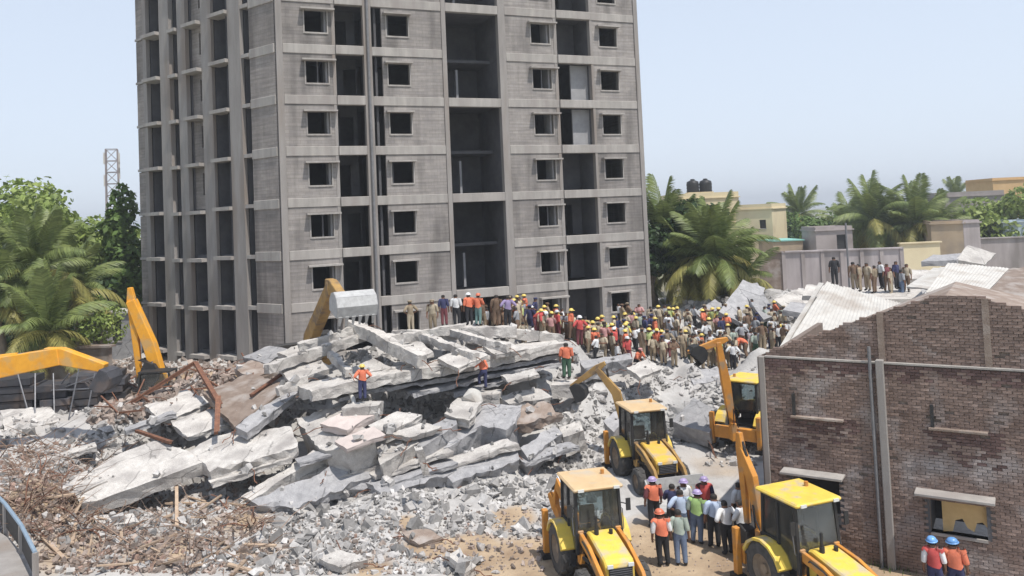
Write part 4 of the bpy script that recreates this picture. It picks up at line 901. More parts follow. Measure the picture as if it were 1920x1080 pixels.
    for i in range(4): mb.beam((pr[i][0],0,pr[i][1]), (pr[i+1][0],0,pr[i+1][1]), 2.25, .05, up=(.4,0,.9))
    for s in (-1, 1): mb.prism([(x, s*1.12-.02, z) for x, z in pr]+[(3.3, s*1.12-.02, .5)], (0, .04, 0))
    lb = mb.build('loader_bucket', m_bucket, t)
    for i in range(7): MB().beam((3.6,-.96+.32*i,.06),(3.78,-.96+.32*i,.05),.09,.05,.05,.03).build('tooth', m_steel, lb)
    # backhoe end
    MB().box(-1.98,-1.72,-.95,.95,.5,1.0).build('rear_frame', m_org, t, bevel=.02)
    for s in (-1, 1):
        st = MB().box(-2.0,-1.8,s*1.06-.09,s*1.06+.09,.2,1.55).build('stabiliser', m_org, t, bevel=.015); MB().box(-2.1,-1.7,s*1.06-.16,s*1.06+.16,.04,.2).build('pad', m_black, st)
    arm = bpy.data.objects.new('boom_swing', None); 
    post, elb, end, dip, bang = boom
    # rotate the boom about the king post by swing: bake the rotation into the parts
    c0 = Vector((-2.05, 0, 0)); Mz = Matrix.Translation(c0) @ Matrix.Rotation(swing, 4, 'Z') @ Matrix.Translation(-c0)
    bpy.data.objects.remove(arm)
    start = len(bpy.data.objects)
    before = set(o.name for o in bpy.data.objects)
    MB().box(-2.2,-1.98,-.2,.2,.5,1.25).build('king_post', m_org, t, bevel=.02)
    mb = MB(); plate(mb, fat([post, elb, end], [.26,.40,.22]), .2); mb.build('boom', boom_ma, t, bevel=.015)
    mb = MB(); d = Vector((dip[0]-end[0], dip[1]-end[1])).normalized(); tail = (end[0]-d.x*.45, end[1]-d.y*.45)
    plate(mb, fat([tail, end, dip], [.16,.32,.16]), .16); mb.build('dipper', boom_ma, t, bevel=.015)
    dig_bucket(t, dip, bang, .75, .6, m_black)
    ram(t, (elb[0]*.6+end[0]*.4, 0, elb[1]*.6+end[1]*.4+.26), (tail[0], 0, tail[1]+.02), .05)
    ram(t, (post[0]-.05, 0, post[1]+.3), (elb[0]+(end[0]-elb[0])*.3, 0, elb[1]+.3), .05)
    for o in [o for o in bpy.data.objects if o.name not in before and o.parent == t]:
        o.matrix_basis = Mz @ o.matrix_basis
    return t
def onter(px, py, z): p = at_z(px, py, z); return p
def gl(px, py, z_roof):
    p = at_z(px, py, z_roof); return Vector((p.x, p.y, hz(p.x, p.y)))
# 1: bottom centre, 2: middle, 3: right, 4: far right partly behind the brick corner
b1 = gl(1112, 908, 2.9); backhoe(b1, math.atan2(-.98, .22), 'yellow backhoe loader with tan roof at the bottom, left of the standing men', m_tan, m_yel2, ((-2.1,1.0),(-2.9,2.0),(-3.1,1.2),(-2.7,.6),-.4), .4, m_org)
b2 = gl(1208, 757, 3.35); b2.z -= .05
backhoe(b2, math.atan2(-.97, .2), 'dusty yellow backhoe loader with tan roof in the middle, arm raised behind it', m_tan, m_yel, ((-2.1,1.1),(-2.5,3.0),(-3.3,4.0),(-4.5,3.2),.5), 1.0, m_dorg)
b3 = gl(1512, 929, 2.9); backhoe(b3, math.atan2(-.93, .34), 'yellow backhoe loader with bright yellow roof in front of the brick wall', m_yel2, m_yel2, ((-2.1,1.0),(-2.45,2.7),(-2.9,3.5),(-2.75,1.2),-.6), .05, m_org)
b4 = ground_at(1402, 36.2); backhoe(b4, math.atan2(.75, .62), 'yellow backhoe loader seen from behind at the brick wall corner, boom reaching left', m_yel2, m_yel2, ((-2.1,1.1),(-2.3,3.0),(-2.55,4.7),(-3.9,4.35),.9), -.75, m_org)

def excavator(loc, head, label, boom, stick_, bang, tilt=0, b_ma=None, bk=None, s=1.0, bw=1.1, bt=.8, bs=1.25, st=1.0, teeth=5):
    t = empty('excavator', loc, head, label, 'excavator'); t.scale = (s,)*3; b_ma = b_ma or m_org
    for y in (-1.15, 1.15):
        mb = MB(); plate(mb, [(-1.9,.35),(-1.6,.05),(1.6,.05),(1.9,.35),(1.75,.75),(-1.75,.75)], .6, y); tr = mb.build('track', m_black, t, bevel=.05)
        for i in range(12): MB().box(-1.7+i*.29,-1.5+i*.29,y-.31,y+.31,.752,.78).build('track_shoe', m_steel, tr)
    MB().box(-1.2,1.2,-.85,.85,.3,.8).cyl((0,0,.8),(0,0,1.05),.7,n=16).build('undercarriage', m_black, t)
    MB().box(-2.3,.9,-1.3,1.3,1.06,1.9).build('body', b_ma, t, bevel=.06)
    MB().prism([(-2.3,-1.3,1.3),(-2.75,-.8,1.3),(-2.75,.8,1.3),(-2.3,1.3,1.3)], (0,0,.9)).build('counterweight', m_black, t, bevel=.05)
    c = MB()
    for x in (-.3, 1.3):
        for y in (.35, 1.28): c.beam((x,y,1.9),(x-.1 if x > 0 else x,y,2.95),.08,.08)
    c.box(-.35,1.28,.3,1.32,2.95,3.03); cb = c.build('cab', m_black, t); MB().box(1.2,1.215,.4,1.24,1.95,2.9).box(-.2,1.1,1.29,1.30,1.95,2.9).build('cab_window', glass(), cb)
    mb = MB(); plate(mb, fat(boom, [.6]+[bt]*(len(boom)-2)+[bt*.75]), .5); mb.build('boom', b_ma, t, bevel=.03)
    e = boom[-1]; d = Vector((stick_[0]-e[0], stick_[1]-e[1])).normalized(); tail = (e[0]-d.x*.7, e[1]-d.y*.7)
    mb = MB(); plate(mb, fat([tail, e, stick_], [.35*st,.7*st,.36*st]), min(.44, .4*st)); mb.build('stick', b_ma, t, bevel=.03)
    dig_bucket(t, stick_, bang, bs, bw, bk or m_black, teeth)
    k = len(boom)//2
    for y in (-.32, .32): ram(t, (1.0, y, 1.2), (boom[k][0]*.7+boom[k-1][0]*.3, y, boom[k][1]*.7+boom[k-1][1]*.3), .09)
    ram(t, (boom[k][0], 0, boom[k][1]+.5), (tail[0], 0, tail[1]), .09, b_ma)
    return t
# machine joints from the photo: elbow and tip heights over the ground it stands on
def exc_at(px_base, D, head): p = ground_at(px_base, D); return p
# left edge: body out of the frame, arm reaching right
pe = at_d(112, 668, 33.5); ptip = at_d(196, 690, 33.5)
base = Vector((pe.x-7.0, 33.6, hz(pe.x-7.0, 33.6))); zb = base.z
excavator(base, 0.0, 'orange excavator arm reaching in from the left picture edge', ((.6,1.5),(3.6,at_d(-20,700,33.5).z-zb+.1),(pe.x-base.x, pe.z-zb)), (ptip.x-base.x, ptip.z-zb), -.5, b_ma=m_yorg, bt=.95, bk=m_dsteel, bs=.9, st=1.0)
# second: steep orange boom by the tower foot
pt = at_d(233, 566, 42); pk_ = at_d(272, 650, 42); pbse = at_d(284, 712, 42)
base = Vector((pbse.x+.9, 42.6, pbse.z-2.5)); 
excavator(base, math.pi, 'orange excavator with steep folded boom in front of the tower left foot', ((.45,1.5),(base.x-pk_.x, pk_.z-base.z),(base.x-pt.x-.1, pt.z-base.z)), (base.x-pt.x-.45, pt.z-base.z-4.2), -2.6, bt=.62, st=.65, b_ma=m_yorg)
# third: dusty arm with raised pale bucket behind the heap, arm plane turned towards the camera
pb_ = at_d(581, 642, 41.8); hd3 = R(-62); u3 = Vector((math.cos(hd3), math.sin(hd3), 0)); n3 = Vector((-u3.y, u3.x, 0))
pk_ = on_plane(624, 538, pb_, n3); bk_ = on_plane(655, 577, pb_, n3)
base = Vector((pb_.x, pb_.y, 0))-u3*1.0; base.z = hz(base.x, base.y)-.3
def l3(p): q = p-base; return (q.dot(u3), q.z)
excavator(base, hd3, 'dusty excavator behind the heap with raised pale toothed bucket', ((.3,1.2), (l3(pb_)[0], l3(pb_)[1]+.1), l3(pk_)), l3(bk_), 1.4, b_ma=m_dorg, bk=m_bucket, bw=1.75, bt=.85, bs=1.25, teeth=6)

# ------------------------------------------------------------------ people
BASE = dict(pelvis=(0,0,.93), waist=(.0,0,1.07), chest=(.0,0,1.26), neckb=(-.01,0,1.41), neck=(.0,0,1.47), head=(.02,0,1.58), crown=(.015,0,1.655),
    shl=(-.01,.175,1.385), ell=(-.02,.235,1.10), wrl=(.04,.25,.86), hal=(.06,.245,.78), shr=(-.01,-.175,1.385), elr=(-.02,-.235,1.10), wrr=(.04,-.25,.86), har=(.06,-.245,.78),
    hil=(0,.085,.88), knl=(.015,.10,.49), anl=(-.02,.105,.085), tol=(.14,.12,.035), hir=(0,-.085,.88), knr=(.015,-.10,.49), anr=(-.02,-.105,.085), tor=(.14,-.12,.035))
RAD = dict(pelvis=.135, waist=.125, chest=.145, neckb=.075, neck=.055, head=.098, crown=.075, shl=.066, ell=.047, wrl=.034, hal=.034, shr=.066, elr=.047, wrr=.034, har=.034,
    hil=.095, knl=.064, anl=.045, tol=.036, hir=.095, knr=.064, anr=.045, tor=.036)
EDG = [('pelvis','waist'),('waist','chest'),('chest','neckb'),('neckb','neck'),('neck','head'),('head','crown'),('neckb','shl'),('shl','ell'),('ell','wrl'),('wrl','hal'),('neckb','shr'),('shr','elr'),('elr','wrr'),('wrr','har'),
       ('pelvis','hil'),('hil','knl'),('knl','anl'),('anl','tol'),('pelvis','hir'),('hir','knr'),('knr','anr'),('anr','tor')]
POSES = {
 'stand': {},
 'hips': dict(ell=(-.10,.36,1.16), wrl=(.03,.20,1.02), hal=(.09,.16,1.0), elr=(-.10,-.36,1.16), wrr=(.03,-.20,1.02), har=(.09,-.16,1.0)),
 'point': dict(elr=(.22,-.26,1.30), wrr=(.45,-.24,1.38), har=(.53,-.23,1.40), knl=(.05,.12,.49), anl=(-.10,.13,.085), tol=(.06,.15,.035)),
 'walk': dict(knl=(.16,.1,.50), anl=(.14,.1,.10), tol=(.29,.11,.06), knr=(-.04,-.1,.50), anr=(-.27,-.1,.13), tor=(-.13,-.11,.04), ell=(-.16,.24,1.12), wrl=(-.12,.25,.88), hal=(-.10,.24,.80), elr=(.08,-.24,1.12), wrr=(.24,-.22,.93), har=(.30,-.21,.87)),
 'bend': dict(waist=(.09,0,1.05), chest=(.28,0,1.14), neckb=(.42,0,1.17), neck=(.47,0,1.19), head=(.58,0,1.21), crown=(.65,0,1.23), shl=(.39,.17,1.13), shr=(.39,-.17,1.13), ell=(.44,.22,.86), wrl=(.50,.18,.64), hal=(.53,.16,.56), elr=(.44,-.22,.86), wrr=(.50,-.18,.64), har=(.53,-.16,.56), knl=(.09,.11,.49), knr=(.09,-.11,.49)),
 'arms': dict(ell=(.10,.26,1.14), wrl=(.26,.08,1.18), hal=(.28,.0,1.20), elr=(.10,-.26,1.14), wrr=(.24,-.08,1.14), har=(.27,.0,1.14)),
 'climb': dict(knl=(.22,.12,.62), anl=(.16,.12,.26), tol=(.30,.13,.22), waist=(.06,0,1.06), chest=(.14,0,1.24), neckb=(.18,0,1.38), neck=(.20,0,1.44), head=(.24,0,1.55), crown=(.25,0,1.62), shl=(.17,.175,1.35), shr=(.17,-.175,1.35), ell=(.30,.25,1.14), wrl=(.46,.2,1.06), hal=(.53,.19,1.04), elr=(.10,-.26,1.07), wrr=(.20,-.25,.86), har=(.23,-.24,.79)),
 'crouch': dict(pelvis=(-.12,0,.42), waist=(-.05,0,.55), chest=(.06,0,.72), neckb=(.12,0,.86), neck=(.14,0,.92), head=(.18,0,1.02), crown=(.19,0,1.10), shl=(.11,.175,.83), shr=(.11,-.175,.83), ell=(.22,.25,.62), wrl=(.36,.18,.50), hal=(.42,.15,.46), elr=(.22,-.25,.62), wrr=(.36,-.18,.50), har=(.42,-.15,.46), hil=(-.12,.1,.40), hir=(-.12,-.1,.40), knl=(.22,.16,.50), knr=(.22,-.16,.50), anl=(.02,.14,.085), anr=(.02,-.14,.085), tol=(.18,.16,.035), tor=(.18,-.16,.035)),
}
def proto(pose):
    J = dict(BASE); J.update(POSES[pose]); names = list(J); idx = {n: i for i, n in enumerate(names)}
    V = [Vector(J[n]) for n in names]; E = []; rad = [RAD[n] for n in names]
    for a, b_ in EDG: E.append((idx[a], idx[b_]))
    me = bpy.data.meshes.new('skel'); me.from_pydata([tuple(v) for v in V], E, [])
    ob = bpy.data.objects.new('skel', me); COL.objects.link(ob)
    ob.modifiers.new('skin', 'SKIN'); 
    for i, v in enumerate(me.skin_vertices[0].data): v.radius = (rad[i], rad[i]); v.use_root = (names[i] == 'pelvis')
    sb = ob.modifiers.new('sub', 'SUBSURF'); sb.levels = 1; sb.render_levels = 1
    dg = bpy.context.evaluated_depsgraph_get(); dg.update(); ev = ob.evaluated_get(dg); bm_ = bpy.data.meshes.new_from_object(ev)
    bpy.data.objects.remove(ob)
    vs_ = [v.co.copy() for v in bm_.vertices]; ns = [v.normal.copy() for v in bm_.vertices]; fs_ = [tuple(p.vertices) for p in bm_.polygons]
    seg = [(a, b_, V[idx[a]], V[idx[b_]]) for a, b_ in EDG]
    def bone(c):
        best = None
        for a, b_, p, q in seg:
            d = q-p; t_ = max(0, min(1, (c-p).dot(d)/d.length_squared)); e = (c-(p+d*t_)).length-.3*RAD[a]
            if best is None or e < best[0]: best = (e, b_, t_)
        return best[1], best[2]
    cls = [bone(sum((vs_[i] for i in f), Vector())/len(f)) for f in fs_]
    # hands: five fingers; face: nose, ears, eyes, mouth
    mb = MB(); eye = MB()
    for s, wr, ha, el in ((1,'wrl','hal','ell'), (-1,'wrr','har','elr')):
        h_ = Vector(J[ha]); d = (h_-Vector(J[wr])).normalized(); up = Vector((1, 0, 0)) if abs(d.z) > .7 else Vector((0, 0, 1)); sd = d.cross(up).normalized(); nn = sd.cross(d)
        for k in range(4):
            o_ = h_+sd*(k-1.5)*.017+d*.005; L_ = (.072,.082,.076,.06)[k]; c = Vector((0,-s,0))*.25+nn*.1
            mb.tube([o_, o_+d*L_*.5+c*.02, o_+d*L_*.9+c*.075], .0095, n=5, r2=.006)
        o_ = h_-d*.045+sd*.025; mb.tube([o_, o_+sd*.03+d*.02, o_+sd*.038+d*.055], .011, n=5, r2=.007)
    hd = Vector(J['head']); ud = (Vector(J['crown'])-hd).normalized(); fd = Vector((1,0,0)) if abs(ud.x) < .8 else Vector((.2,0,-1)); fd = (fd-ud*fd.dot(ud)).normalized(); ld = ud.cross(fd)
    hc = hd+ud*.0
    mb.tube([hc+fd*.07+ud*.012, hc+fd*.103-ud*.022], .008, n=5, r2=.016)
    for s in (-1, 1):
        mb.ball(hc+ld*s*.083-ud*.005, (.018,.012,.028), 6, 4); eye.ball(hc+fd*.083+ld*s*.03+ud*.012, (.009,.012,.008), 6, 4)
    eye.beam(hc+fd*.084-ud*.048-ld*.022, hc+fd*.084-ud*.048+ld*.022, .012, .010)
    b0 = len(vs_); AV = vs_+[v for v in mb.v]+[v for v in eye.v]; AF = fs_+[tuple(i+b0 for i in f) for f in mb.f]+[tuple(i+b0+len(mb.v) for i in f) for f in eye.f]
    body = bpy.data.meshes.new('person'); body.from_pydata([tuple(v) for v in AV], [], AF); body.materials.append(m_skin); body.materials.append(m_eye)
    n1 = len(fs_)+len(mb.f); body.polygons.foreach_set('material_index', [0]*n1+[1]*len(eye.f)); body.polygons.foreach_set('use_smooth', [True]*len(AF))
    def cloth(name, test, off, ma):
        fl = [f for f, c in zip(fs_, cls) if test(c, f)]
        used = sorted(set(i for f in fl for i in f)); mp = {i: k for k, i in enumerate(used)}
        me = bpy.data.meshes.new(name); me.from_pydata([tuple(vs_[i]+ns[i]*off) for i in used], [], [tuple(mp[i] for i in f) for f in fl]); me.materials.append(ma)
        me.polygons.foreach_set('use_smooth', [True]*len(me.polygons)); return me
    T = ('waist','chest','neckb','shl','shr')
    def fz(f): return sum((vs_[i] for i in f), Vector())/len(f)
    def facez(f): 
        c = fz(f)-hc; return c.dot(ud), c.dot(fd)
    out = dict(body=body,
        shirt=cloth('shirt', lambda c, f: c[0] in T or c[0] in ('ell','elr') or (c[0] == 'neckb'), .026, m_cloth),
        sleeve=cloth('shirt', lambda c, f: c[0] in T or c[0] in ('ell','elr') or (c[0] in ('wrl','wrr') and c[1] < .85), .026, m_cloth),
        trousers=cloth('trousers', lambda c, f: c[0] in ('hil','hir','knl','knr') or (c[0] in ('anl','anr') and c[1] < .93), .022, m_cloth),
        vest=cloth('safety_vest', lambda c, f: c[0] in T, .042, m_cloth),
        shoe_l=cloth('shoe', lambda c, f: c[0] == 'tol' or (c[0] == 'anl' and c[1] >= .93), .012, m_black), shoe_r=cloth('shoe', lambda c, f: c[0] == 'tor' or (c[0] == 'anr' and c[1] >= .93), .012, m_black),
        hair=cloth('hair', lambda c, f: c[0] in ('head','crown') and (facez(f)[0] > .035 and facez(f)[1] < .07 or (facez(f)[1] < -.005 and facez(f)[0] > -.05)), .014, m_hair))
    # hat meshes in the head's own frame
    M_ = Matrix((fd, ld, ud)).transposed().to_4x4(); M_.translation = hc
    q = MB(M_).lathe([(.118,.03),(.122,.05),(.112,.09),(.085,.125),(.045,.143),(0,.147)], n=14)
    q.lathe([(.115,.03),(.145,.025),(.145,.035),(.12,.045)], n=14); q.prism([(.10,-.07,.028),(.19,-.05,.018),(.19,.05,.018),(.10,.07,.028)], (0,0,.012))
    out['helmet'] = q.mesh('helmet', m_hard, smooth=True)
    q = MB(M_).lathe([(.106,.035),(.108,.07),(.118,.10),(.09,.118),(0,.12)], n=12); q.prism([(.09,-.06,.035),(.17,-.04,.02),(.17,.04,.02),(.09,.06,.035)], (0,0,.012)); out['cap'] = q.mesh('cap', m_cloth, smooth=True)
    return out
PR = {p: proto(p) for p in POSES}
CLR = dict(white=(.72,.72,.72), grey=(.33,.34,.36), orange=(.80,.17,.06), red=(.66,.06,.05), navy=(.035,.04,.12), khaki=(.33,.25,.155), tan=(.50,.41,.28), black=(.025,.025,.03), blue=(.22,.34,.58), jeans=(.14,.20,.32), green=(.40,.62,.18),
           lime=(.58,.68,.22), yellow=(.85,.62,.07), maroon=(.22,.05,.06), brown=(.20,.12,.07), purple=(.36,.27,.50), bluehat=(.10,.33,.72), teal=(.16,.30,.28), pink=(.62,.30,.28), lightblue=(.45,.55,.72), greygreen=(.36,.43,.36), darkgreen=(.05,.13,.07))
def person(loc, head, label, shirt, trousers, hat=None, hatc=None, vest=None, pose='stand', sc=1.0, group=None, sleeve=False):
    P_ = PR[pose]; r = random.Random(str(loc)+label)
    b_ = mkobj('person', P_['body'], loc=loc, rot=(r.uniform(-.05,.05), r.uniform(-.04,.07), head), scale=(sc*r.uniform(1.0,1.15), sc*r.uniform(1.02,1.2), sc)); tag(b_, label, 'person', group)
    def ch(name, key, col):
        o = mkobj(name, P_[key], b_); 
        if col: c = CLR[col]; k = r.uniform(.85, 1.12); g_ = (c[0]+c[1]+c[2])/3; o.color = tuple((x*.84+g_*.16+.012)*k for x in c)+(1,)
        return o
    ch('shirt', 'sleeve' if sleeve else 'shirt', shirt); ch('trousers', 'trousers', trousers); ch('shoe', 'shoe_l', None); ch('shoe', 'shoe_r', None)
    if vest: ch('safety_vest', 'vest', vest)
    ch('hair', 'hair', None)
    if hat: ch(hat, hat, hatc)
    return b_
def pp(px, py, *a, dz=-.01, **k):
    p = hit(px, py); return person(p+Vector((0, 0, dz)), *a, **k)
UP = R(90); TO = R(-90)   # facing away from / towards the camera
# standing men between the loaders
FG = [((1228,992), UP+.2,'man in orange vest and pale purple helmet at the left of the standing men','maroon','black','helmet','purple','orange','stand'),
      ((1262,1006), UP-.3,'man in dark shirt without hat behind the front orange vest man','navy','black',None,None,None,'arms'),
      ((1286,996), TO+.4,'man with purple helmet and white shirt near the loader bucket','white','navy','helmet','purple',None,'stand'),
      ((1281,1020), UP,'man in light blue shirt between the orange and green vests','lightblue','jeans',None,None,None,'hips'),
      ((1307,1024), UP-.5,'man in lime green vest and jeans in the middle of the group','greygreen','jeans','helmet','purple','green','stand'),
      ((1327,988), TO,'man in red vest and dark helmet at the back of the group','navy','navy','helmet','purple','red','stand'),
      ((1246,1063), UP+.1,'man in orange vest and black trousers standing nearest on the left','white','black','helmet','orange','orange','stand'),
      ((1279,1064), UP-.2,'man in grey green shirt and pale jeans standing nearest beside the orange vest','greygreen','jeans',None,None,None,'stand'),
      ((1340,1028), UP,'man in pale grey shirt left of the white shirts','lightblue','black',None,None,None,'stand'),
      ((1367,1043), UP+.3,'man in white shirt with arms folded, nearest of the white shirts','white','black',None,None,None,'hips'),
      ((1396,1042), UP+.9,'man in white shirt nearest the right loader boom','white','black',None,None,None,'arms'),
      ((1386,1000), UP+.5,'man in white shirt at the back of the white shirts','white','black',None,None,None,'stand'),
      ((1404,1012), UP+1.0,'man in grey shirt half hidden by the right loader boom','grey','black',None,None,None,'stand')]
for (x, y), hd, lab, sh, tr, hat, hc_, vest, pose in FG: pp(x, y, hd, lab, sh, tr, hat, hc_, vest, pose, sc=1.02, group='standing men between the loaders')
for x, sh, lab, vest in ((1752,'white','man in red and white vest with blue helmet at the lower right','red'), (1791,'orange','man in orange vest with blue helmet at the lower right','orange')):
    p = at_z(x, 1014, 1.72); person(Vector((p.x, p.y, hz(p.x, p.y))), UP-.4, lab, sh, 'navy', 'helmet', 'bluehat', vest, 'stand', 1.02)
# figures on the heap, one by one
person(at_d(680,751,33.3), UP+.4,'worker in orange vest with yellow helmet below the left end of the long rim','orange','navy','helmet','yellow','orange','hips', sc=.86)
person(at_d(907,730,35.9), UP+.6,'worker in orange vest with yellow helmet climbing beside the rim middle','orange','navy','helmet','yellow','orange','climb', sc=.88)
person(at_d(1063,710,38.0), UP,'worker in orange vest and green trousers at the right end of the rim','orange','darkgreen',None,None,'orange','stand')
for px_, py_, D_, lb in ((680,757,33.3,'flat pale piece under the feet of the first orange worker'),(907,736,35.9,'flat pale piece under the climbing worker'),(1063,716,38.0,'flat pale piece under the worker at the rim end')):
    c = at_d(px_, py_, D_); tag(rough_slab('slab_fragment', [c+Vector(v) for v in ((-.8,-.4,-.05),(.7,-.45,.0),(.8,.4,.02),(-.6,.5,-.02))], .6, m_slab, seed=px_), lb, 'slab')
def pr_(px, py, *a, **k): return person(at_d(px, py, 39.9), *a, **k)
RIDGE = [((771,624),UP+.5,'khaki uniformed man standing alone at the left on the heap top','khaki','tan','cap','khaki',None,'hips'), ((812,622),TO,'slim khaki uniformed man right of the leftmost one on top','tan','khaki','cap','khaki',None,'stand'),
         ((834,612),UP,'man in navy shirt and maroon trousers on the heap top','navy','maroon',None,None,None,'stand'), ((881,610),UP+.4,'orange vest man standing left in the pair on the heap top','orange','black','helmet','white','orange','stand'),
         ((897,611),UP-.4,'orange vest man standing right in the pair on the heap top','orange','teal','helmet','orange','orange','arms'), ((858,611),UP,'man in white shirt left of the orange vest pair','white','black',None,None,None,'stand'),
         ((952,614),UP+.3,'man in checked purple shirt right of the orange vest pair','purple','black',None,None,None,'hips'), ((932,612),UP,'man in brown shirt beside the purple shirt','brown','brown',None,None,None,'stand'),
         ((1136,656),UP,'man in lime vest and black trousers at the front of the crowd','lime','black','cap','khaki','lime','stand'), ((1197,690),TO+.6,'man in pink orange vest sitting low in front of the crowd','orange','black','cap','pink','orange','crouch'),
         ((1160,648),UP+.2,'man in navy uniform at the front of the crowd','navy','navy','cap','navy',None,'stand'), ((1175,652),UP-.2,'man in dark navy uniform, right of the other navy uniform','navy','black','cap','navy',None,'stand'),
         ((1218,668),TO,'man in white vest at the front right of the crowd','white','black','helmet','yellow','lime','stand'), ((1234,670),TO+.3,'man in orange vest at the front right of the crowd','orange','brown','helmet','yellow','orange','stand'), ((1252,672),UP,'man in white shirt at the front right of the crowd','white','maroon',None,None,None,'bend')]
for (x, y), hd, lab, sh, tr, hat, hc_, vest, pose in RIDGE: (pp if x > 1000 else pr_)(x, y, hd, lab, sh, tr, hat, hc_, vest, pose, sc=.94)
# the crowd in front of the tower
r = random.Random(21); placed = []
def crowd(n, x0, x1, D0, D1, where, mix, grp):
    k = 0; tries = 0
    while k < n and tries < 4000:
        tries += 1; x = r.uniform(x0, x1); D = r.uniform(D0, D1); p = ground_at(x, D)
        q = p-TC
        if q.dot(Vector((-TU.y, TU.x, 0))) > -.6 and q.dot(TU) < FW+.5: continue
        if any((a-p).length < .5 for a in placed): continue
        placed.append(p); k += 1
        kind = r.choices([m_[0] for m_ in mix], [m_[1] for m_ in mix])[0]
        sh, tr, hat, hc_, vest, word = kind
        person(p, r.choice((UP, UP, TO, 0, math.pi))+r.uniform(-.6, .6), f'{word} {where}', sh, tr, hat, hc_, vest, r.choice(('stand','stand','hips','arms','walk','point' if r.random() < .35 else 'stand','bend' if r.random() < .3 else 'arms')), r.uniform(.86, .97), grp)
KH = ('tan','khaki',None,None,None,'bareheaded khaki uniformed person'); KC = ('khaki','khaki','cap','brown',None,'khaki uniformed person with cap'); KY = ('tan','khaki','helmet','yellow',None,'khaki uniformed person with yellow helmet'); OV = ('orange','brown','helmet','yellow','orange','orange vested person with yellow helmet')
WH = ('white','black',None,None,None,'white shirted person'); RD = ('red','maroon','helmet','white','red','red vested person with white helmet'); NV = ('navy','navy','cap','navy',None,'navy uniformed person'); GY = ('grey','brown',None,None,None,'grey shirted person'); YL = ('yellow','khaki','helmet','yellow','lime','yellow vested person'); GR = ('greygreen','darkgreen',None,None,None,'green shirted person'); PK = ('pink','brown',None,None,None,'pink shirted person'); BR = ('brown','khaki','cap','khaki',None,'brown shirted person')
crowd(95, 960, 1175, 42.6, 46.2, 'in the dense crowd below the tower shaft', [(KH,2.5),(KC,1),(KY,3.5),(OV,4.5),(RD,1.5),(WH,1.5),(YL,1),(NV,.7),(PK,1),(GY,1)], 'crowd below the tower')
crowd(74, 1160, 1350, 44.0, 51, 'in the crowd below the tower right corner', [(KH,3),(KC,2),(KY,3),(OV,1.8),(WH,1.8),(GY,1.5),(NV,.8),(YL,.6),(PK,1),(BR,2),(GR,1)], 'crowd at the tower corner')
crowd(54, 1320, 1470, 44.0, 51.5, 'in the crowd below the grey debris heap', [(KH,4),(KC,2),(BR,2),(WH,1.5),(GY,1),(GR,.8),(KY,2),(NV,.3),(OV,.5)], 'crowd below the debris heap')
crowd(12, 900, 985, 40.6, 43, 'on the heap top left of the crowd', [(KH,2),(BR,2),(GY,1)], 'people left of the crowd')

# ------------------------------------------------------------------ vegetation
def frond_mesh(seed, L=4.2, droop=.9, ma=None):
    r = random.Random(seed); V = []; F = []; n = 30; pts = []
    for i in range(n+1):
        f = i/n; pts.append(Vector((L*(f-.12*droop*f**3), .12*math.sin(f*2+seed), L*(.28*f-droop*.62*f**2.3))))
    for i in range(n):
        a, b_ = pts[i], pts[i+1]; w_ = .05*(1-.85*i/n); k = len(V)
        V += [a+Vector((0,-w_,0)), a+Vector((0,w_,0)), b_+Vector((0,w_*.9,0)), b_+Vector((0,-w_*.9,0)), a-Vector((0,0,w_)), b_-Vector((0,0,w_*.9))]; F += [(k,k+1,k+2,k+3),(k,k+3,k+5,k+4),(k+1,k+4,k+5,k+2)]
    for i in range(2, n):
        for s in (-1, 1):
          for h in (0, .5):
            f = (i+h)/n; p = pts[i].lerp(pts[min(i+1, n)], h); t_ = (pts[min(i+1, n)]-pts[i-1]).normalized()
            ll = L*.27*(math.sin(math.pi*min(1, f*.85+.12))**.6)*r.uniform(.8, 1.1); d = (Vector((0, s, 0))*.8+t_*.55+Vector((0, 0, -.25-.35*droop*r.random()))).normalized()
            m_ = p+d*ll*.55; e = p+d*ll+Vector((0, 0, -.22*ll*r.uniform(.6, 1.5))); wv = t_*.038*r.uniform(.8, 1.3); k = len(V)
            V += [p-wv*.6, p+wv*.6, m_+wv, m_-wv, e]; F += [(k,k+1,k+2,k+3),(k+3,k+2,k+4)]
    me = bpy.data.meshes.new('frond'); me.from_pydata([tuple(v) for v in V], [], F); me.materials.append(ma or m_palm); return me
FM = [frond_mesh(i, 4.2, d) for i, d in enumerate((.25, .55, .85, 1.1, 1.35))]; FY = [frond_mesh(9+i, 4.0, d, m_palmy) for i, d in enumerate((.9, 1.3))]
def palm(foot, top, label, n=24, s=1.0, seed=0, yellow=.15, group='coconut palms'):
    r = random.Random(seed); foot, top = Vector(foot), Vector(top); t = empty('coconut_palm', foot, 0, label, 'palm tree', group)
    d = top-foot; bow = Vector((r.uniform(-.6,.6), r.uniform(-.6,.6), 0)); P = [d*(i/9)+bow*math.sin(math.pi*i/9) for i in range(10)]
    MB().tube(P, .24*s, n=8, r2=.13*s).build('trunk', m_trunk, t, smooth=True)
    for i in range(n):
        f = i/(n-1); el = 1.25-2.0*f**1.15+r.uniform(-.12,.12); az = i*2.399+r.uniform(-.3,.3)
        k = min(4, max(0, int(f*3.2+r.uniform(-.3,1.2)))); me = FM[k] if not (f > .6 and r.random() < yellow*2.5) else r.choice(FY)
        mkobj('frond', me, t, loc=d+Vector((0, 0, .15-.3*f)), rot=(r.uniform(-.3,.3), -el, az), scale=s*r.uniform(.85, 1.1))
    mb = MB()
    for i in range(7): a = i*.9; mb.ball(d+Vector((math.cos(a)*.28, math.sin(a)*.28, -.35-.1*(i % 2))), .14*s, 6, 4)
    mb.build('coconuts', m_leaf, t, smooth=True)
    return t
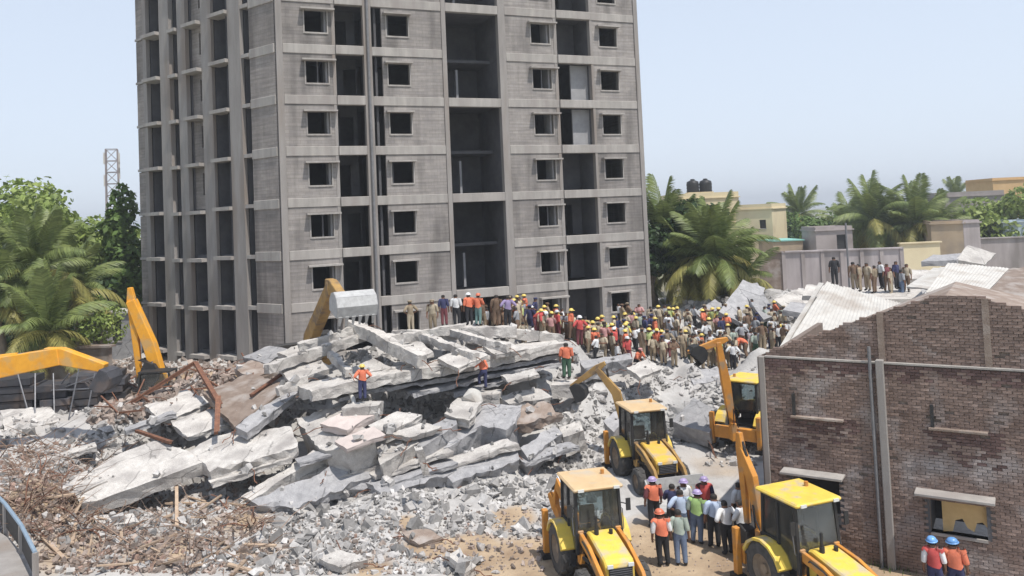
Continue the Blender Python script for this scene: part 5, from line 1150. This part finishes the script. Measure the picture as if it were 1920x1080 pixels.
def crownmesh(name, blobs, n, size, ma, seed):
    rg = np.random.default_rng(seed); V = []; 
    wts = np.array([b_[3]*b_[4]*b_[5] for b_ in blobs])**.67; wts /= wts.sum()
    for (cx, cy, cz, rx, ry, rz), w_ in zip(blobs, wts):
        m_ = int(n*w_); d = rg.normal(size=(m_, 3)); d /= np.linalg.norm(d, axis=1)[:, None]; rad = rg.uniform(.55, 1.05, m_)**.6
        rad *= 1+.25*np.sin(d[:,0]*5+cx)*np.sin(d[:,1]*4+cy)*np.sin(d[:,2]*6+cz)
        c = np.array([cx, cy, cz])+d*rad[:, None]*np.array([rx, ry, rz])
        a = rg.normal(size=(m_, 3)); a /= np.linalg.norm(a, axis=1)[:, None]; nrm = d*.8+rg.normal(size=(m_, 3))*.6+np.array([0,0,.4]); b_ = np.cross(nrm, a); b_ /= np.linalg.norm(b_, axis=1)[:, None]+1e-9; a = np.cross(b_, nrm); a /= np.linalg.norm(a, axis=1)[:, None]+1e-9
        s = (size*rg.uniform(.6, 1.4, m_))[:, None]
        V.append(np.stack([c-a*s*.5, c+b_*s*.32, c+a*s*.5, c-b_*s*.32], 1))
    V = np.concatenate(V).reshape(-1, 3); F = np.arange(len(V)).reshape(-1, 4)
    me = bpy.data.meshes.new(name); me.from_pydata(V.tolist(), [], F.tolist()); me.materials.append(ma); return me
def tree(foot, h, w_, label, ma, seed, n=5000, size=.45, cat='tree', shape='round', group=None):
    r = random.Random(seed); t = empty('broadleaf_tree' if cat == 'tree' else 'shrub', foot, 0, label, cat, group); mb = MB(); bl_ = []
    top = h*.55 if shape == 'round' else h*.85
    mb.tube([(0,0,-.3),(r.uniform(-.2,.2),0,top*.5),(0,r.uniform(-.2,.2),top)], .05*h**.9*.35+.06, n=7, r2=.05)
    m_ = 9 if shape == 'round' else 7
    for i in range(m_):
        if shape == 'round':
            a = i*2.4; rr = w_*.33*(.35+.65*r.random()); c = (math.cos(a)*rr, math.sin(a)*rr, h*(.42+.42*r.random())); s = w_*r.uniform(.20,.30); bl_.append((*c, s, s, s*.8))
        else:
            f = i/(m_-1); c = (r.uniform(-.1,.1)*w_, r.uniform(-.1,.1)*w_, h*(.15+.78*f)); s = w_*(.5-.28*f); bl_.append((*c, s, s, h*.12))
        mb.tube([(0,0,top*.45), ((c[0])*.5, c[1]*.5, (top*.45+c[2])*.52), c], .07, n=5, r2=.02)
    mb.build('trunk', m_trunk, t, smooth=True); mkobj('crown', crownmesh('crown', bl_, n, size, ma, seed), t); return t
def gp(px, D, z=-.05): p = at_d(px, 700, D); return Vector((p.x, p.y, hz(p.x, p.y) if (GX0+2 < p.x < GX1-2 and GY0 < p.y < GY1-2) else -.3))
def palm_px(px, py, D, label, **k):
    top = at_d(px, py, D); f = gp(px+random.Random(px).uniform(-15, 15), D); return palm(f, top, label, seed=px, **k)
# left group
palm_px(62, 505, 47, 'tall leafy coconut palm at the left, with its crown left of the mast', n=30, s=.95)
palm_px(140, 545, 50, 'coconut palm between the left palm and the dark narrow tree', n=26, s=.85, yellow=.3)
palm_px(-20, 560, 45, 'coconut palm cut by the left picture edge', n=26, s=.95, yellow=.2)
palm_px(92, 620, 44, 'low coconut palm with drooping fronds above the orange arm', n=24, s=.85, yellow=.3)
tree(gp(30, 58), 14.2, 10, 'light green broad tree behind the left palms', m_leafl, 1, 8500, .5)
tree(gp(125, 62), 14.4, 10, 'bushy green tree behind the second left palm', m_leafl, 2, 8500, .5)
tree(gp(190, 66), 11.5, 9.0, 'green tree left of the dark narrow tree', m_leafl, 3, 5000, .45)
tree(gp(-50, 62), 13.5, 11, 'light green tree at the left picture edge', m_leafl, 6, 5000, .5)
tree(gp(240, 59), 13.0, 4.4, 'dark narrow tree against the tower left edge', m_leaf, 4, 6500, .45, shape='col')
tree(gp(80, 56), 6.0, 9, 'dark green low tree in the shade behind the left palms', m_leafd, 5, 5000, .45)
tree(gp(185, 49), 5.2, 3.5, 'thin pale bush above the rusty debris at the left', m_leafl, 8, 1100, .25, cat='shrub')
# right of the tower
palm_px(1246, 448, 62, 'grey green coconut palm touching the tower right edge', n=26, s=1.15)
palm_px(1340, 482, 58, 'large coconut palm in the middle right of the tower', n=34, s=1.1, yellow=.25)
palm_px(1292, 508, 60, 'coconut palm low between two taller palms right of the tower', n=28, s=1.1, yellow=.3)
palm_px(1392, 525, 59, 'low coconut palm with yellow fronds in front of the pink wall', n=22, s=.85, yellow=.5)
tree(gp(1265, 64), 8.2, 6.5, 'dark shaded tree at the foot of the palms by the tower', m_leafd, 12, 5000, .45)  # shade under the palms is put into the dark leaf colour
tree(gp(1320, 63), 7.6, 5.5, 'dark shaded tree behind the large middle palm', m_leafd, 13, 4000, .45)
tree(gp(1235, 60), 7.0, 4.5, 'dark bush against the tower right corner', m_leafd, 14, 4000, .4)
FARG = 'far coconut palms'
for px, py, D, s, lab in ((1636,412,88,1.3,'tallest far palm left of the twin palms over the pink wall'), (1715,420,86,1.25,'far palm right of the tallest far palm'), (1672,440,90,1.2,'far palm low between the two tall far palms'), (1600,432,95,1.1,'small far palm at the left of the far palm cluster'), (1497,402,118,1.1,'lonely small palm above the far dark trees'), (1792,368,150,.9,'tiny palm on the skyline above the grey building'), (1755,420,92,1.0,'far palm nearest the grey unfinished building')):
    palm_px(px, py, D, lab, n=24, s=s, group=FARG)
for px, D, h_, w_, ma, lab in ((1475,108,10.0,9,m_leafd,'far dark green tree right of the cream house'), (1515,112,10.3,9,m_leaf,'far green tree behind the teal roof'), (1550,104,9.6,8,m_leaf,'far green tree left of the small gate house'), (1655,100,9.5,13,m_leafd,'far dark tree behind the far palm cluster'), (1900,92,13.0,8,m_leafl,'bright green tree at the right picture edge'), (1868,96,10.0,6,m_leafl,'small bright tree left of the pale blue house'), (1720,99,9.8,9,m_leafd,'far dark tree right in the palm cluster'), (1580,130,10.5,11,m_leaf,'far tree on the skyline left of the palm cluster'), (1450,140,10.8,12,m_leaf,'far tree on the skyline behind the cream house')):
    tree(gp(px, D), h_, w_, lab, ma, px, 3200, .6)
# grass by the wall foot
mb = MB(); r = random.Random(4); p = at_z(1690, 1066, 0)
for i in range(500):
    q = p+Vector((r.gauss(0,.5), r.gauss(0,.25)+.1, 0)); a = r.uniform(0, 6.28); h_ = r.uniform(.08,.28); d = Vector((math.cos(a), math.sin(a), 0)); z = Vector((0,0,hz(q.x, q.y)-q.z-.01)); q += z
    mb.add([q-d*.012, q+d*.012, q+Vector((d.y*.06, -d.x*.06, h_))], [(0,1,2)])
tag(mb.build('grass', m_grass), 'green grass tuft at the foot of the brick wall', 'grass', kind='stuff')

# ------------------------------------------------------------------ background buildings
def frame_at(pxl, pxr, D0, D1=None):
    """local frame: x along the wall from the left pixel to the right pixel, y away, z up; ground at -.3"""
    a = at_d(pxl, 500, D0); b_ = at_d(pxr, 500, D1 or D0); a.z = b_.z = -.3; d = b_-a; return a, d.length, math.atan2(d.y, d.x)
def zpx(px, py, D): return at_d(px, py, D).z+.3
def house(name, pxl, pxr, pyt, D0, D1, depth, ma, label, wins=(), roof=None, parap=.0, cat='building', wma=None):
    a, W_, rz = frame_at(pxl, pxr, D0, D1); t = empty(name, a, rz, label, cat); Dm = (D0+(D1 or D0))/2; h_ = zpx((pxl+pxr)/2, pyt, Dm)
    holes = []
    for (x0, y0, x1, y1) in wins:
        u0 = (x0-pxl)/(pxr-pxl)*W_; u1 = (x1-pxl)/(pxr-pxl)*W_; holes.append((u0, u1, zpx(x0, y1, Dm), zpx(x0, y0, Dm)))
    mb = MB(); mb.box(0, W_, .25, depth, 0, h_)
    # front skin with openings, cut in vertical strips
    xs = sorted(set([0, W_]+[v for hh in holes for v in hh[:2]]))
    for u0, u1 in zip(xs[:-1], xs[1:]):
        mid_ = (u0+u1)/2; cut = sorted((hh[2], hh[3]) for hh in holes if hh[0] < mid_ < hh[1]); z = 0
        for c, d in cut: mb.box(u0, u1, 0, .25, z, c); z = d
        mb.box(u0, u1, 0, .25, z, h_)
    mb.build('wall', ma, t)
    for hh in holes:
        wn = MB().box(hh[0]-.06, hh[1]+.06, -.05, .0, hh[2]-.08, hh[2]).build('window', m_beam, t); MB().box(hh[0], hh[1], .2, .24, hh[2], hh[3]).build('pane', m_black, wn)
    MB().box(-.15, W_+.15, -.15, depth+.15, h_, h_+.12).build('roof_slab', roof or ma, t)
    if parap:
        mb = MB(); z0 = h_+.12; z1 = z0+parap; mb.box(0, W_, 0, .15, z0, z1); mb.box(0, W_, depth-.15, depth, z0, z1); mb.box(0, .15, .15, depth-.15, z0, z1); mb.box(W_-.15, W_, .15, depth-.15, z0, z1); mb.build('parapet', ma, t)
    return t, h_, W_
house('cream_house', 1385, 1453, 393, 92, 90, 8, m_cream, 'cream painted house block behind the palms right of the tower', ((1429,412,1441,428),), parap=.5)
th_, hh_, ww_ = house('cream_house', 1268, 1392, 372, 99, 99, 9, m_cream, 'taller cream house behind the palms with black water tanks on top', ((1330,392,1345,412),), parap=.6)
for i, x in enumerate((1300, 1324)):
    p = at_d(x, 370, 101); p.z = hh_-.3+.12; t = empty('water_tank', p, 0, ('left' if i == 0 else 'right')+' black round water tank on the cream house roof', 'water tank', 'roof water tanks')
    MB().lathe([(0,.75),(.78,.75),(.8,.85),(.76,1.1),(.8,1.3),(.76,1.5),(.8,1.7),(.72,2.1),(.25,2.3),(0,2.3)], n=18).build('tank_body', m_tank, t, smooth=True); MB().lathe([(.28,2.3),(.28,2.42),(0,2.44)], n=12).build('lid', m_tank, t); MB().box(-.8,.8,-.8,.8,.0,.75).build('stand', m_cream, t)
house('teal_roofed_shed', 1452, 1508, 452, 84, 84, 5, m_ochre, 'low shed with teal sheet roof right of the cream house', roof=m_teal)
t, h_, W_ = house('compound_wall', 1424, 1470, 474, 70, 69.5, .3, m_bslab, 'short dark brown wall at the left end of the pink wall', cat='wall')
t, h_, W_ = house('compound_wall', 1470, 1692, 470, 69.5, 68, .35, m_pinkwall, 'long pale pinkish compound wall behind the debris', cat='wall')
for i in range(7): MB().box(W_*i/6-.15, W_*i/6+.15, -.1, .0, 0, h_+.05).build('pilaster', m_grey_house, t)
house('compound_wall', 1692, 1765, 456, 78, 78, .35, m_cream, 'cream compound wall right of the far palm trunks', cat='wall')
house('gate_house', 1533, 1602, 432, 82, 82, 4, m_grey_house, 'small brownish gate house with pale blue door behind the pink wall', ((1572,440,1590,474),), parap=.3)
house('unfinished_house', 1762, 1892, 368, 100, 98, 9, m_grey_house, 'grey unfinished house with two dark windows on the right skyline', ((1762+6,396,1783,414),(1795,394,1815,414)), parap=.5)
house('ochre_house', 1750, 1812, 420, 80, 79, 6, m_ochre, 'plain ochre wall of a house right of the far palms', parap=.2)
house('pale_house', 1811, 1842, 418, 79, 79, 6, m_pinkwall, 'narrow pale house side beside the ochre wall', parap=.2)
house('compound_wall', 1840, 1960, 446, 84, 83, .3, m_pinkwall, 'pale compound wall under the bright green trees at the right', cat='wall')
house('pale_blue_house', 1886, 1975, 416, 90, 89, 6, m_pblue, 'pale blue house at the right picture edge', parap=.2)
house('apricot_house', 1872, 1990, 336, 118, 117, 9, m_orhouse, 'apricot coloured house top above the trees at the right edge', parap=.3)
# dark sheds at the left, behind the arms
house('dark_shed', 128, 262, 588, 56, 55, 4, m_gslab, 'dark grey shed with pale sheet roof left of the tower', ((205,600,225,640),), roof=m_white)
house('low_wall', -60, 200, 655, 46, 45, .3, m_bslab, 'dark low brick wall behind the scaffold at the left', cat='wall')
house('sheet_shed', 155, 222, 566, 58.5, 58, 3, m_grey_house, 'shed with white sheet roof peeping out under the dark narrow tree', roof=m_white)
# lattice mast and antennas
def mast(px, pyb, pyt, D, wd, label):
    b_ = at_d(px, pyb, D); b_.z = -.3; top = at_d(px, pyt, D).z+.3; t = empty('lattice_mast', b_, .4, label, 'mast'); n = 16
    for sx in (-1, 1):
        for sy in (-1, 1): MB().beam((sx*wd, sy*wd, 0), (sx*wd*.75, sy*wd*.75, top), .14, .14).build('leg', m_mast, t)
    mb = MB()
    for i in range(n):
        f0, f1 = i/n, (i+1)/n; a = wd*(1-.25*f0); c = wd*(1-.25*f1)
        for (x0, y0, x1, y1) in ((-1,-1,1,-1),(1,-1,1,1),(1,1,-1,1),(-1,1,-1,-1)):
            mb.beam((x0*a,y0*a,top*f0),(x1*c,y1*c,top*f1),.07,.07); mb.beam((x0*c,y0*c,top*f1),(x1*c,y1*c,top*f1),.07,.07)
    mb.build('bracing', m_mast, t)
    for i, (z, s) in enumerate(((.98,1),(.98,-1),(.9,1),(.86,-1),(.93,1))): MB().box(s*wd*.9-.12, s*wd*.9+.12, -.25-.4*(i % 2), .0-.4*(i % 2), top*z-1.3, top*z).build('panel_antenna', m_white, t)
mast(216, 560, 280, 92, .8, 'lattice phone mast rising between the left trees and the tower')
b_ = at_d(68, 420, 75); b_.z = -.3; zt = at_d(68, 362, 75).z+.3; t = empty('antenna_pole', b_, 0, 'thin pole with cross arm antennas above the left palms', 'antenna')
MB().cyl((0,0,0),(0,0,zt),.06,n=6).build('pole', m_mast, t); MB().beam((-1.1,0,zt-.2),(.2,0,zt-.1),.06,.06).beam((.1,0,zt-.9),(1.3,0,zt-.5),.06,.06).cyl((-1.0,0,zt-1.6),(-1.0,0,zt-.2),.04,n=5).build('cross_arm', m_mast, t)
b_ = at_d(1622, 600, 47); b_.z = hz(b_.x, b_.y); t = empty('utility_pole', at_d(1594, 560, 52), 0, 'thin dark pole standing by the gate house', 'pole'); t.location.z = 3.0; MB().cyl((0,0,0),(0,0,at_d(1594,418,52).z-3.0),.06,n=6).build('pole', m_pipe, t)

# ------------------------------------------------------------------ sheets, heaps and people behind the brick shed
def sheet(name, pts, th, ma, label, cat='roof sheet', waves=0):
    P_ = [at_d(*p) for p in pts]; c = sum(P_, Vector())/len(P_); n = (P_[1]-P_[0]).cross(P_[2]-P_[0]).normalized()
    if n.z < 0: n = -n
    Q = [p-n*(p-c).dot(n)-c for p in P_]
    if not waves: mb = MB(); mb.prism(Q, -n*th); me = mb.mesh(name, ma); roughen(me, n, len(label)); return tag(mkobj(name, me, loc=c), label, cat)
    # corrugated sheet: ridges run along the first side
    V = []; F = []; nu, nv = waves*6, 8; r = random.Random(label)
    jag0 = [r.uniform(0, .015) for _ in range(nu+1)]; jag1 = [r.uniform(0, .03) for _ in range(nu+1)]
    for i in range(nu+1):
        for j in range(nv+1):
            u, v = i/nu, j/nv; v = jag0[i//9*9]+v*(1-jag0[i//9*9]-jag1[i//9*9]); p = Q[0].lerp(Q[3], u).lerp(Q[1].lerp(Q[2], u), v)
            V.append(p+n*(.016*math.sin(2*math.pi*waves*u)+.05*noise.noise(p*.9)))
    k = len(V); V += [v-n*.02 for v in V[:k]]; I_ = lambda i, j: i*(nv+1)+j
    for i in range(nu):
        for j in range(nv): F += [(I_(i,j), I_(i+1,j), I_(i+1,j+1), I_(i,j+1)), tuple(k+x for x in (I_(i,j+1), I_(i+1,j+1), I_(i+1,j), I_(i,j)))]
    mb = MB(); mb.add(V, F); return tag(mb.build(name, ma, loc=c), label, cat)
sheet('roof_sheet', ((1480,646,36.5),(1550,532,43),(1690,574,41),(1700,660,35)), .06, m_white, 'large tilted white roof sheet behind the stepped gable', waves=26)
sheet('roof_sheet', ((1462,652,36.7),(1536,530,43.6),(1544,531,43.4),(1474,648,36.7)), .08, m_white, 'narrow white strip along the left edge of the large tilted sheet')
sheet('roof_sheet', ((1735,548,41),(1778,492,48),(1893,502,47),(1838,562,40)), .12, m_white, 'tilted white roof sheet above the gable peak', waves=18)
sheet('roof_sheet', ((1700,535,43),(1750,500,48),(1778,498,48),(1742,548,42)), .1, m_white, 'smaller white sheet left of the one above the gable peak')
for i, (pts, lab) in enumerate(((((1838,562,40),(1893,502,46),(1925,500,46),(1925,560,40)),'dark shaded panel beside the white sheet at the right edge'),)): sheet('wall_panel_piece', pts, .15, m_bslab, lab, 'panel')
# debris heap ridges behind the crowd: grey sheets and broken plates
for pts, ma, lab in ((((1345,590,50),(1390,530,54),(1432,545,54),(1420,600,49)), m_gslab, 'big grey plate leaning on the debris heap behind the crowd'), (((1385,536,54),(1420,530,55),(1455,590,50),(1432,600,49)), m_gslab, 'second grey plate leaning right of the big grey plate'),
                     (((1300,588,52),(1340,562,54),(1365,578,53),(1330,602,51)), m_gslab, 'small dark plate left of the big grey plate'), (((1450,560,54),(1500,540,56),(1530,560,54),(1480,585,52)), m_slab, 'pale plate at the right of the debris heap')):
    sheet('broken_plate', pts, .25, ma, lab, 'slab')
for i, (x, y, D, w_, lab) in enumerate(((1560,552,50,30,'grey plate in front of the pink wall left part'),(1600,556,49,26,'pale plate left on the far terrace'),(1650,560,48,34,'pale plate lying in the middle of the far terrace'),(1705,552,48,30,'grey plate at the right of the far terrace'),(1725,520,50,36,'pale plate below the cream compound wall'),(1500,575,48,34,'grey plate beside the tilted sheet top'),(1525,548,51,26,'dark plate on the far heap below the pink wall'),(1770,486,52,40,'pale plate behind the sheet above the gable peak'),(1830,482,52,36,'grey plate right of the one behind the upper sheet'))):
    r = random.Random(i); sheet('broken_plate', [(x-w_+r.uniform(-8,8), y+r.uniform(0,8), D), (x-w_*.5, y-14+r.uniform(-8,8), D+1.5), (x+w_, y-8+r.uniform(-8,8), D+1.3), (x+w_*.6, y+10+r.uniform(-4,6), D-.2)], .35, (m_slab, m_gslab)[i % 2], lab, 'slab')
r = random.Random(31)
base = at_d(1640, 555, 47); 
tag(MB().prism([at_d(1590,562,46), at_d(1605,540,50), at_d(1720,530,50), at_d(1735,560,46)], (0, 0, -2.6)).build('rubble_terrace', m_slab), 'pale broken terrace behind the tilted white sheet where people stand', 'slab')
for i, (x, y, sh, tr, lab) in enumerate(((1566,532,'black','black','dark clothed person left on the far terrace'), (1614,545,'khaki','khaki','khaki person left of the middle of the far terrace'), (1628,543,'tan','khaki','tan clothed person in the middle of the far terrace'), (1664,545,'maroon','brown','maroon shirted person on the far terrace'), (1672,552,'tan','tan','tan clothed person right on the far terrace'), (1690,556,'grey','jeans','grey shirted person at the right end of the far terrace'), (1604,541,'brown','khaki','brown shirted person at the left of the far terrace'), (1640,548,'khaki','brown','khaki person right of the middle of the far terrace'), (1655,540,'white','black','white shirted person on the far terrace'), (1700,545,'tan','brown','tan clothed person furthest right on the far terrace'), (1682,540,'navy','black','navy shirted person on the far terrace'))):
    p = at_d(x, y, 48) if x > 1600 else at_d(x, y, 49)
    q = at_d(x, y+2, 48); person(Vector((q.x, q.y, q.z)), UP+i, lab, sh, tr, None, None, None, 'stand')
# ------------------------------------------------------------------ concrete parapet with pale blue rail at the lower left corner
pa = [at_z(-20, 985, 1.4), at_z(18, 1010, 1.4), at_z(50, 1046, 1.4), at_z(68, 1085, 1.4)]
t = empty('parapet_wall', pa[1], 0, 'low concrete parapet with pale blue handrail at the lower left corner', 'railing'); o_ = t.location
mb = MB()
for a, b2 in zip(pa[:-1], pa[1:]): 
    a_, b3 = a-o_, b2-o_; mb.prism([a_, b3, b3+Vector((-1.6,-.2,0)), a_+Vector((-1.6,-.2,0))], (0, 0, -1.4))
mb.build('wall', m_col, t)
rl = [at_z(-20, 915, 2.3), at_z(10, 945, 2.3), at_z(40, 985, 2.25), at_z(66, 1036, 2.2)]
MB().tube([p-o_ for p in rl], .06, n=8).build('handrail', m_bluerail, t)
for i in range(4):
    q = rl[i]-o_; MB().beam((q.x, q.y, -.3), (q.x, q.y, q.z), .12, .12).build('rail_post', m_col, t)
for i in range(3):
    a_, b3 = rl[i]-o_, rl[i+1]-o_; mb = MB(); mb.prism([a_-Vector((0,0,.12)), b3-Vector((0,0,.12)), b3-Vector((0,0,.75)), a_-Vector((0,0,.75))], (.02, .02, 0)); mb.build('dark_opening_sheet', m_black, t)  # black sheets stand in for the unlit openings under the rail

# dust stirred up by the diggers between the two right machines
dm = bpy.data.materials.new('dust'); dm.use_nodes = True; N = dm.node_tree.nodes; L = dm.node_tree.links; N.remove(N['Principled BSDF'])
pv = N.new('ShaderNodeVolumePrincipled'); pv.inputs['Color'].default_value = (.9, .88, .86, 1); tc = N.new('ShaderNodeTexCoord'); ln = N.new('ShaderNodeVectorMath'); ln.operation = 'LENGTH'; L.new(tc.outputs['Object'], ln.inputs[0])
fr = N.new('ShaderNodeMapRange'); fr.inputs[1].default_value = .15; fr.inputs[2].default_value = .98; fr.inputs[3].default_value = 1; fr.inputs[4].default_value = 0; L.new(ln.outputs['Value'], fr.inputs[0])
nz = N.new('ShaderNodeTexNoise'); nz.inputs['Scale'].default_value = 2.2; nz.inputs['Detail'].default_value = 4; L.new(tc.outputs['Object'], nz.inputs['Vector']); m1 = N.new('ShaderNodeMath'); m1.operation = 'MULTIPLY'; L.new(fr.outputs[0], m1.inputs[0]); L.new(nz.outputs['Fac'], m1.inputs[1])
m2 = N.new('ShaderNodeMath'); m2.operation = 'MULTIPLY'; m2.inputs[1].default_value = 1.6; L.new(m1.outputs[0], m2.inputs[0]); L.new(m2.outputs[0], pv.inputs['Density']); L.new(pv.outputs[0], N['Material Output'].inputs['Volume'])
p = hit(1300, 825); o = MB().ball((0,0,0), 1, 20, 12).build('dust_cloud', dm, loc=p+Vector((0, .3, .7)), scale=(1.5, 1.8, 1.3)); tag(o, 'pale dust cloud between the middle loader and the wall corner machine', 'dust', kind='stuff')
# ------------------------------------------------------------------ hazy air
hm_ = bpy.data.materials.new('haze_air'); hm_.use_nodes = True; N = hm_.node_tree.nodes; L = hm_.node_tree.links; N.remove(N['Principled BSDF'])
pv = N.new('ShaderNodeVolumePrincipled'); pv.inputs['Color'].default_value = (.93, .96, 1, 1); pv.inputs['Density'].default_value = .0008; pv.inputs['Anisotropy'].default_value = .25; L.new(pv.outputs[0], N['Material Output'].inputs['Volume'])
tag(MB().box(-2700, 2700, -2700, 2700, -1.5, 42).build('haze', hm_), 'thin pale haze filling the air over the whole site', 'haze', kind='stuff')
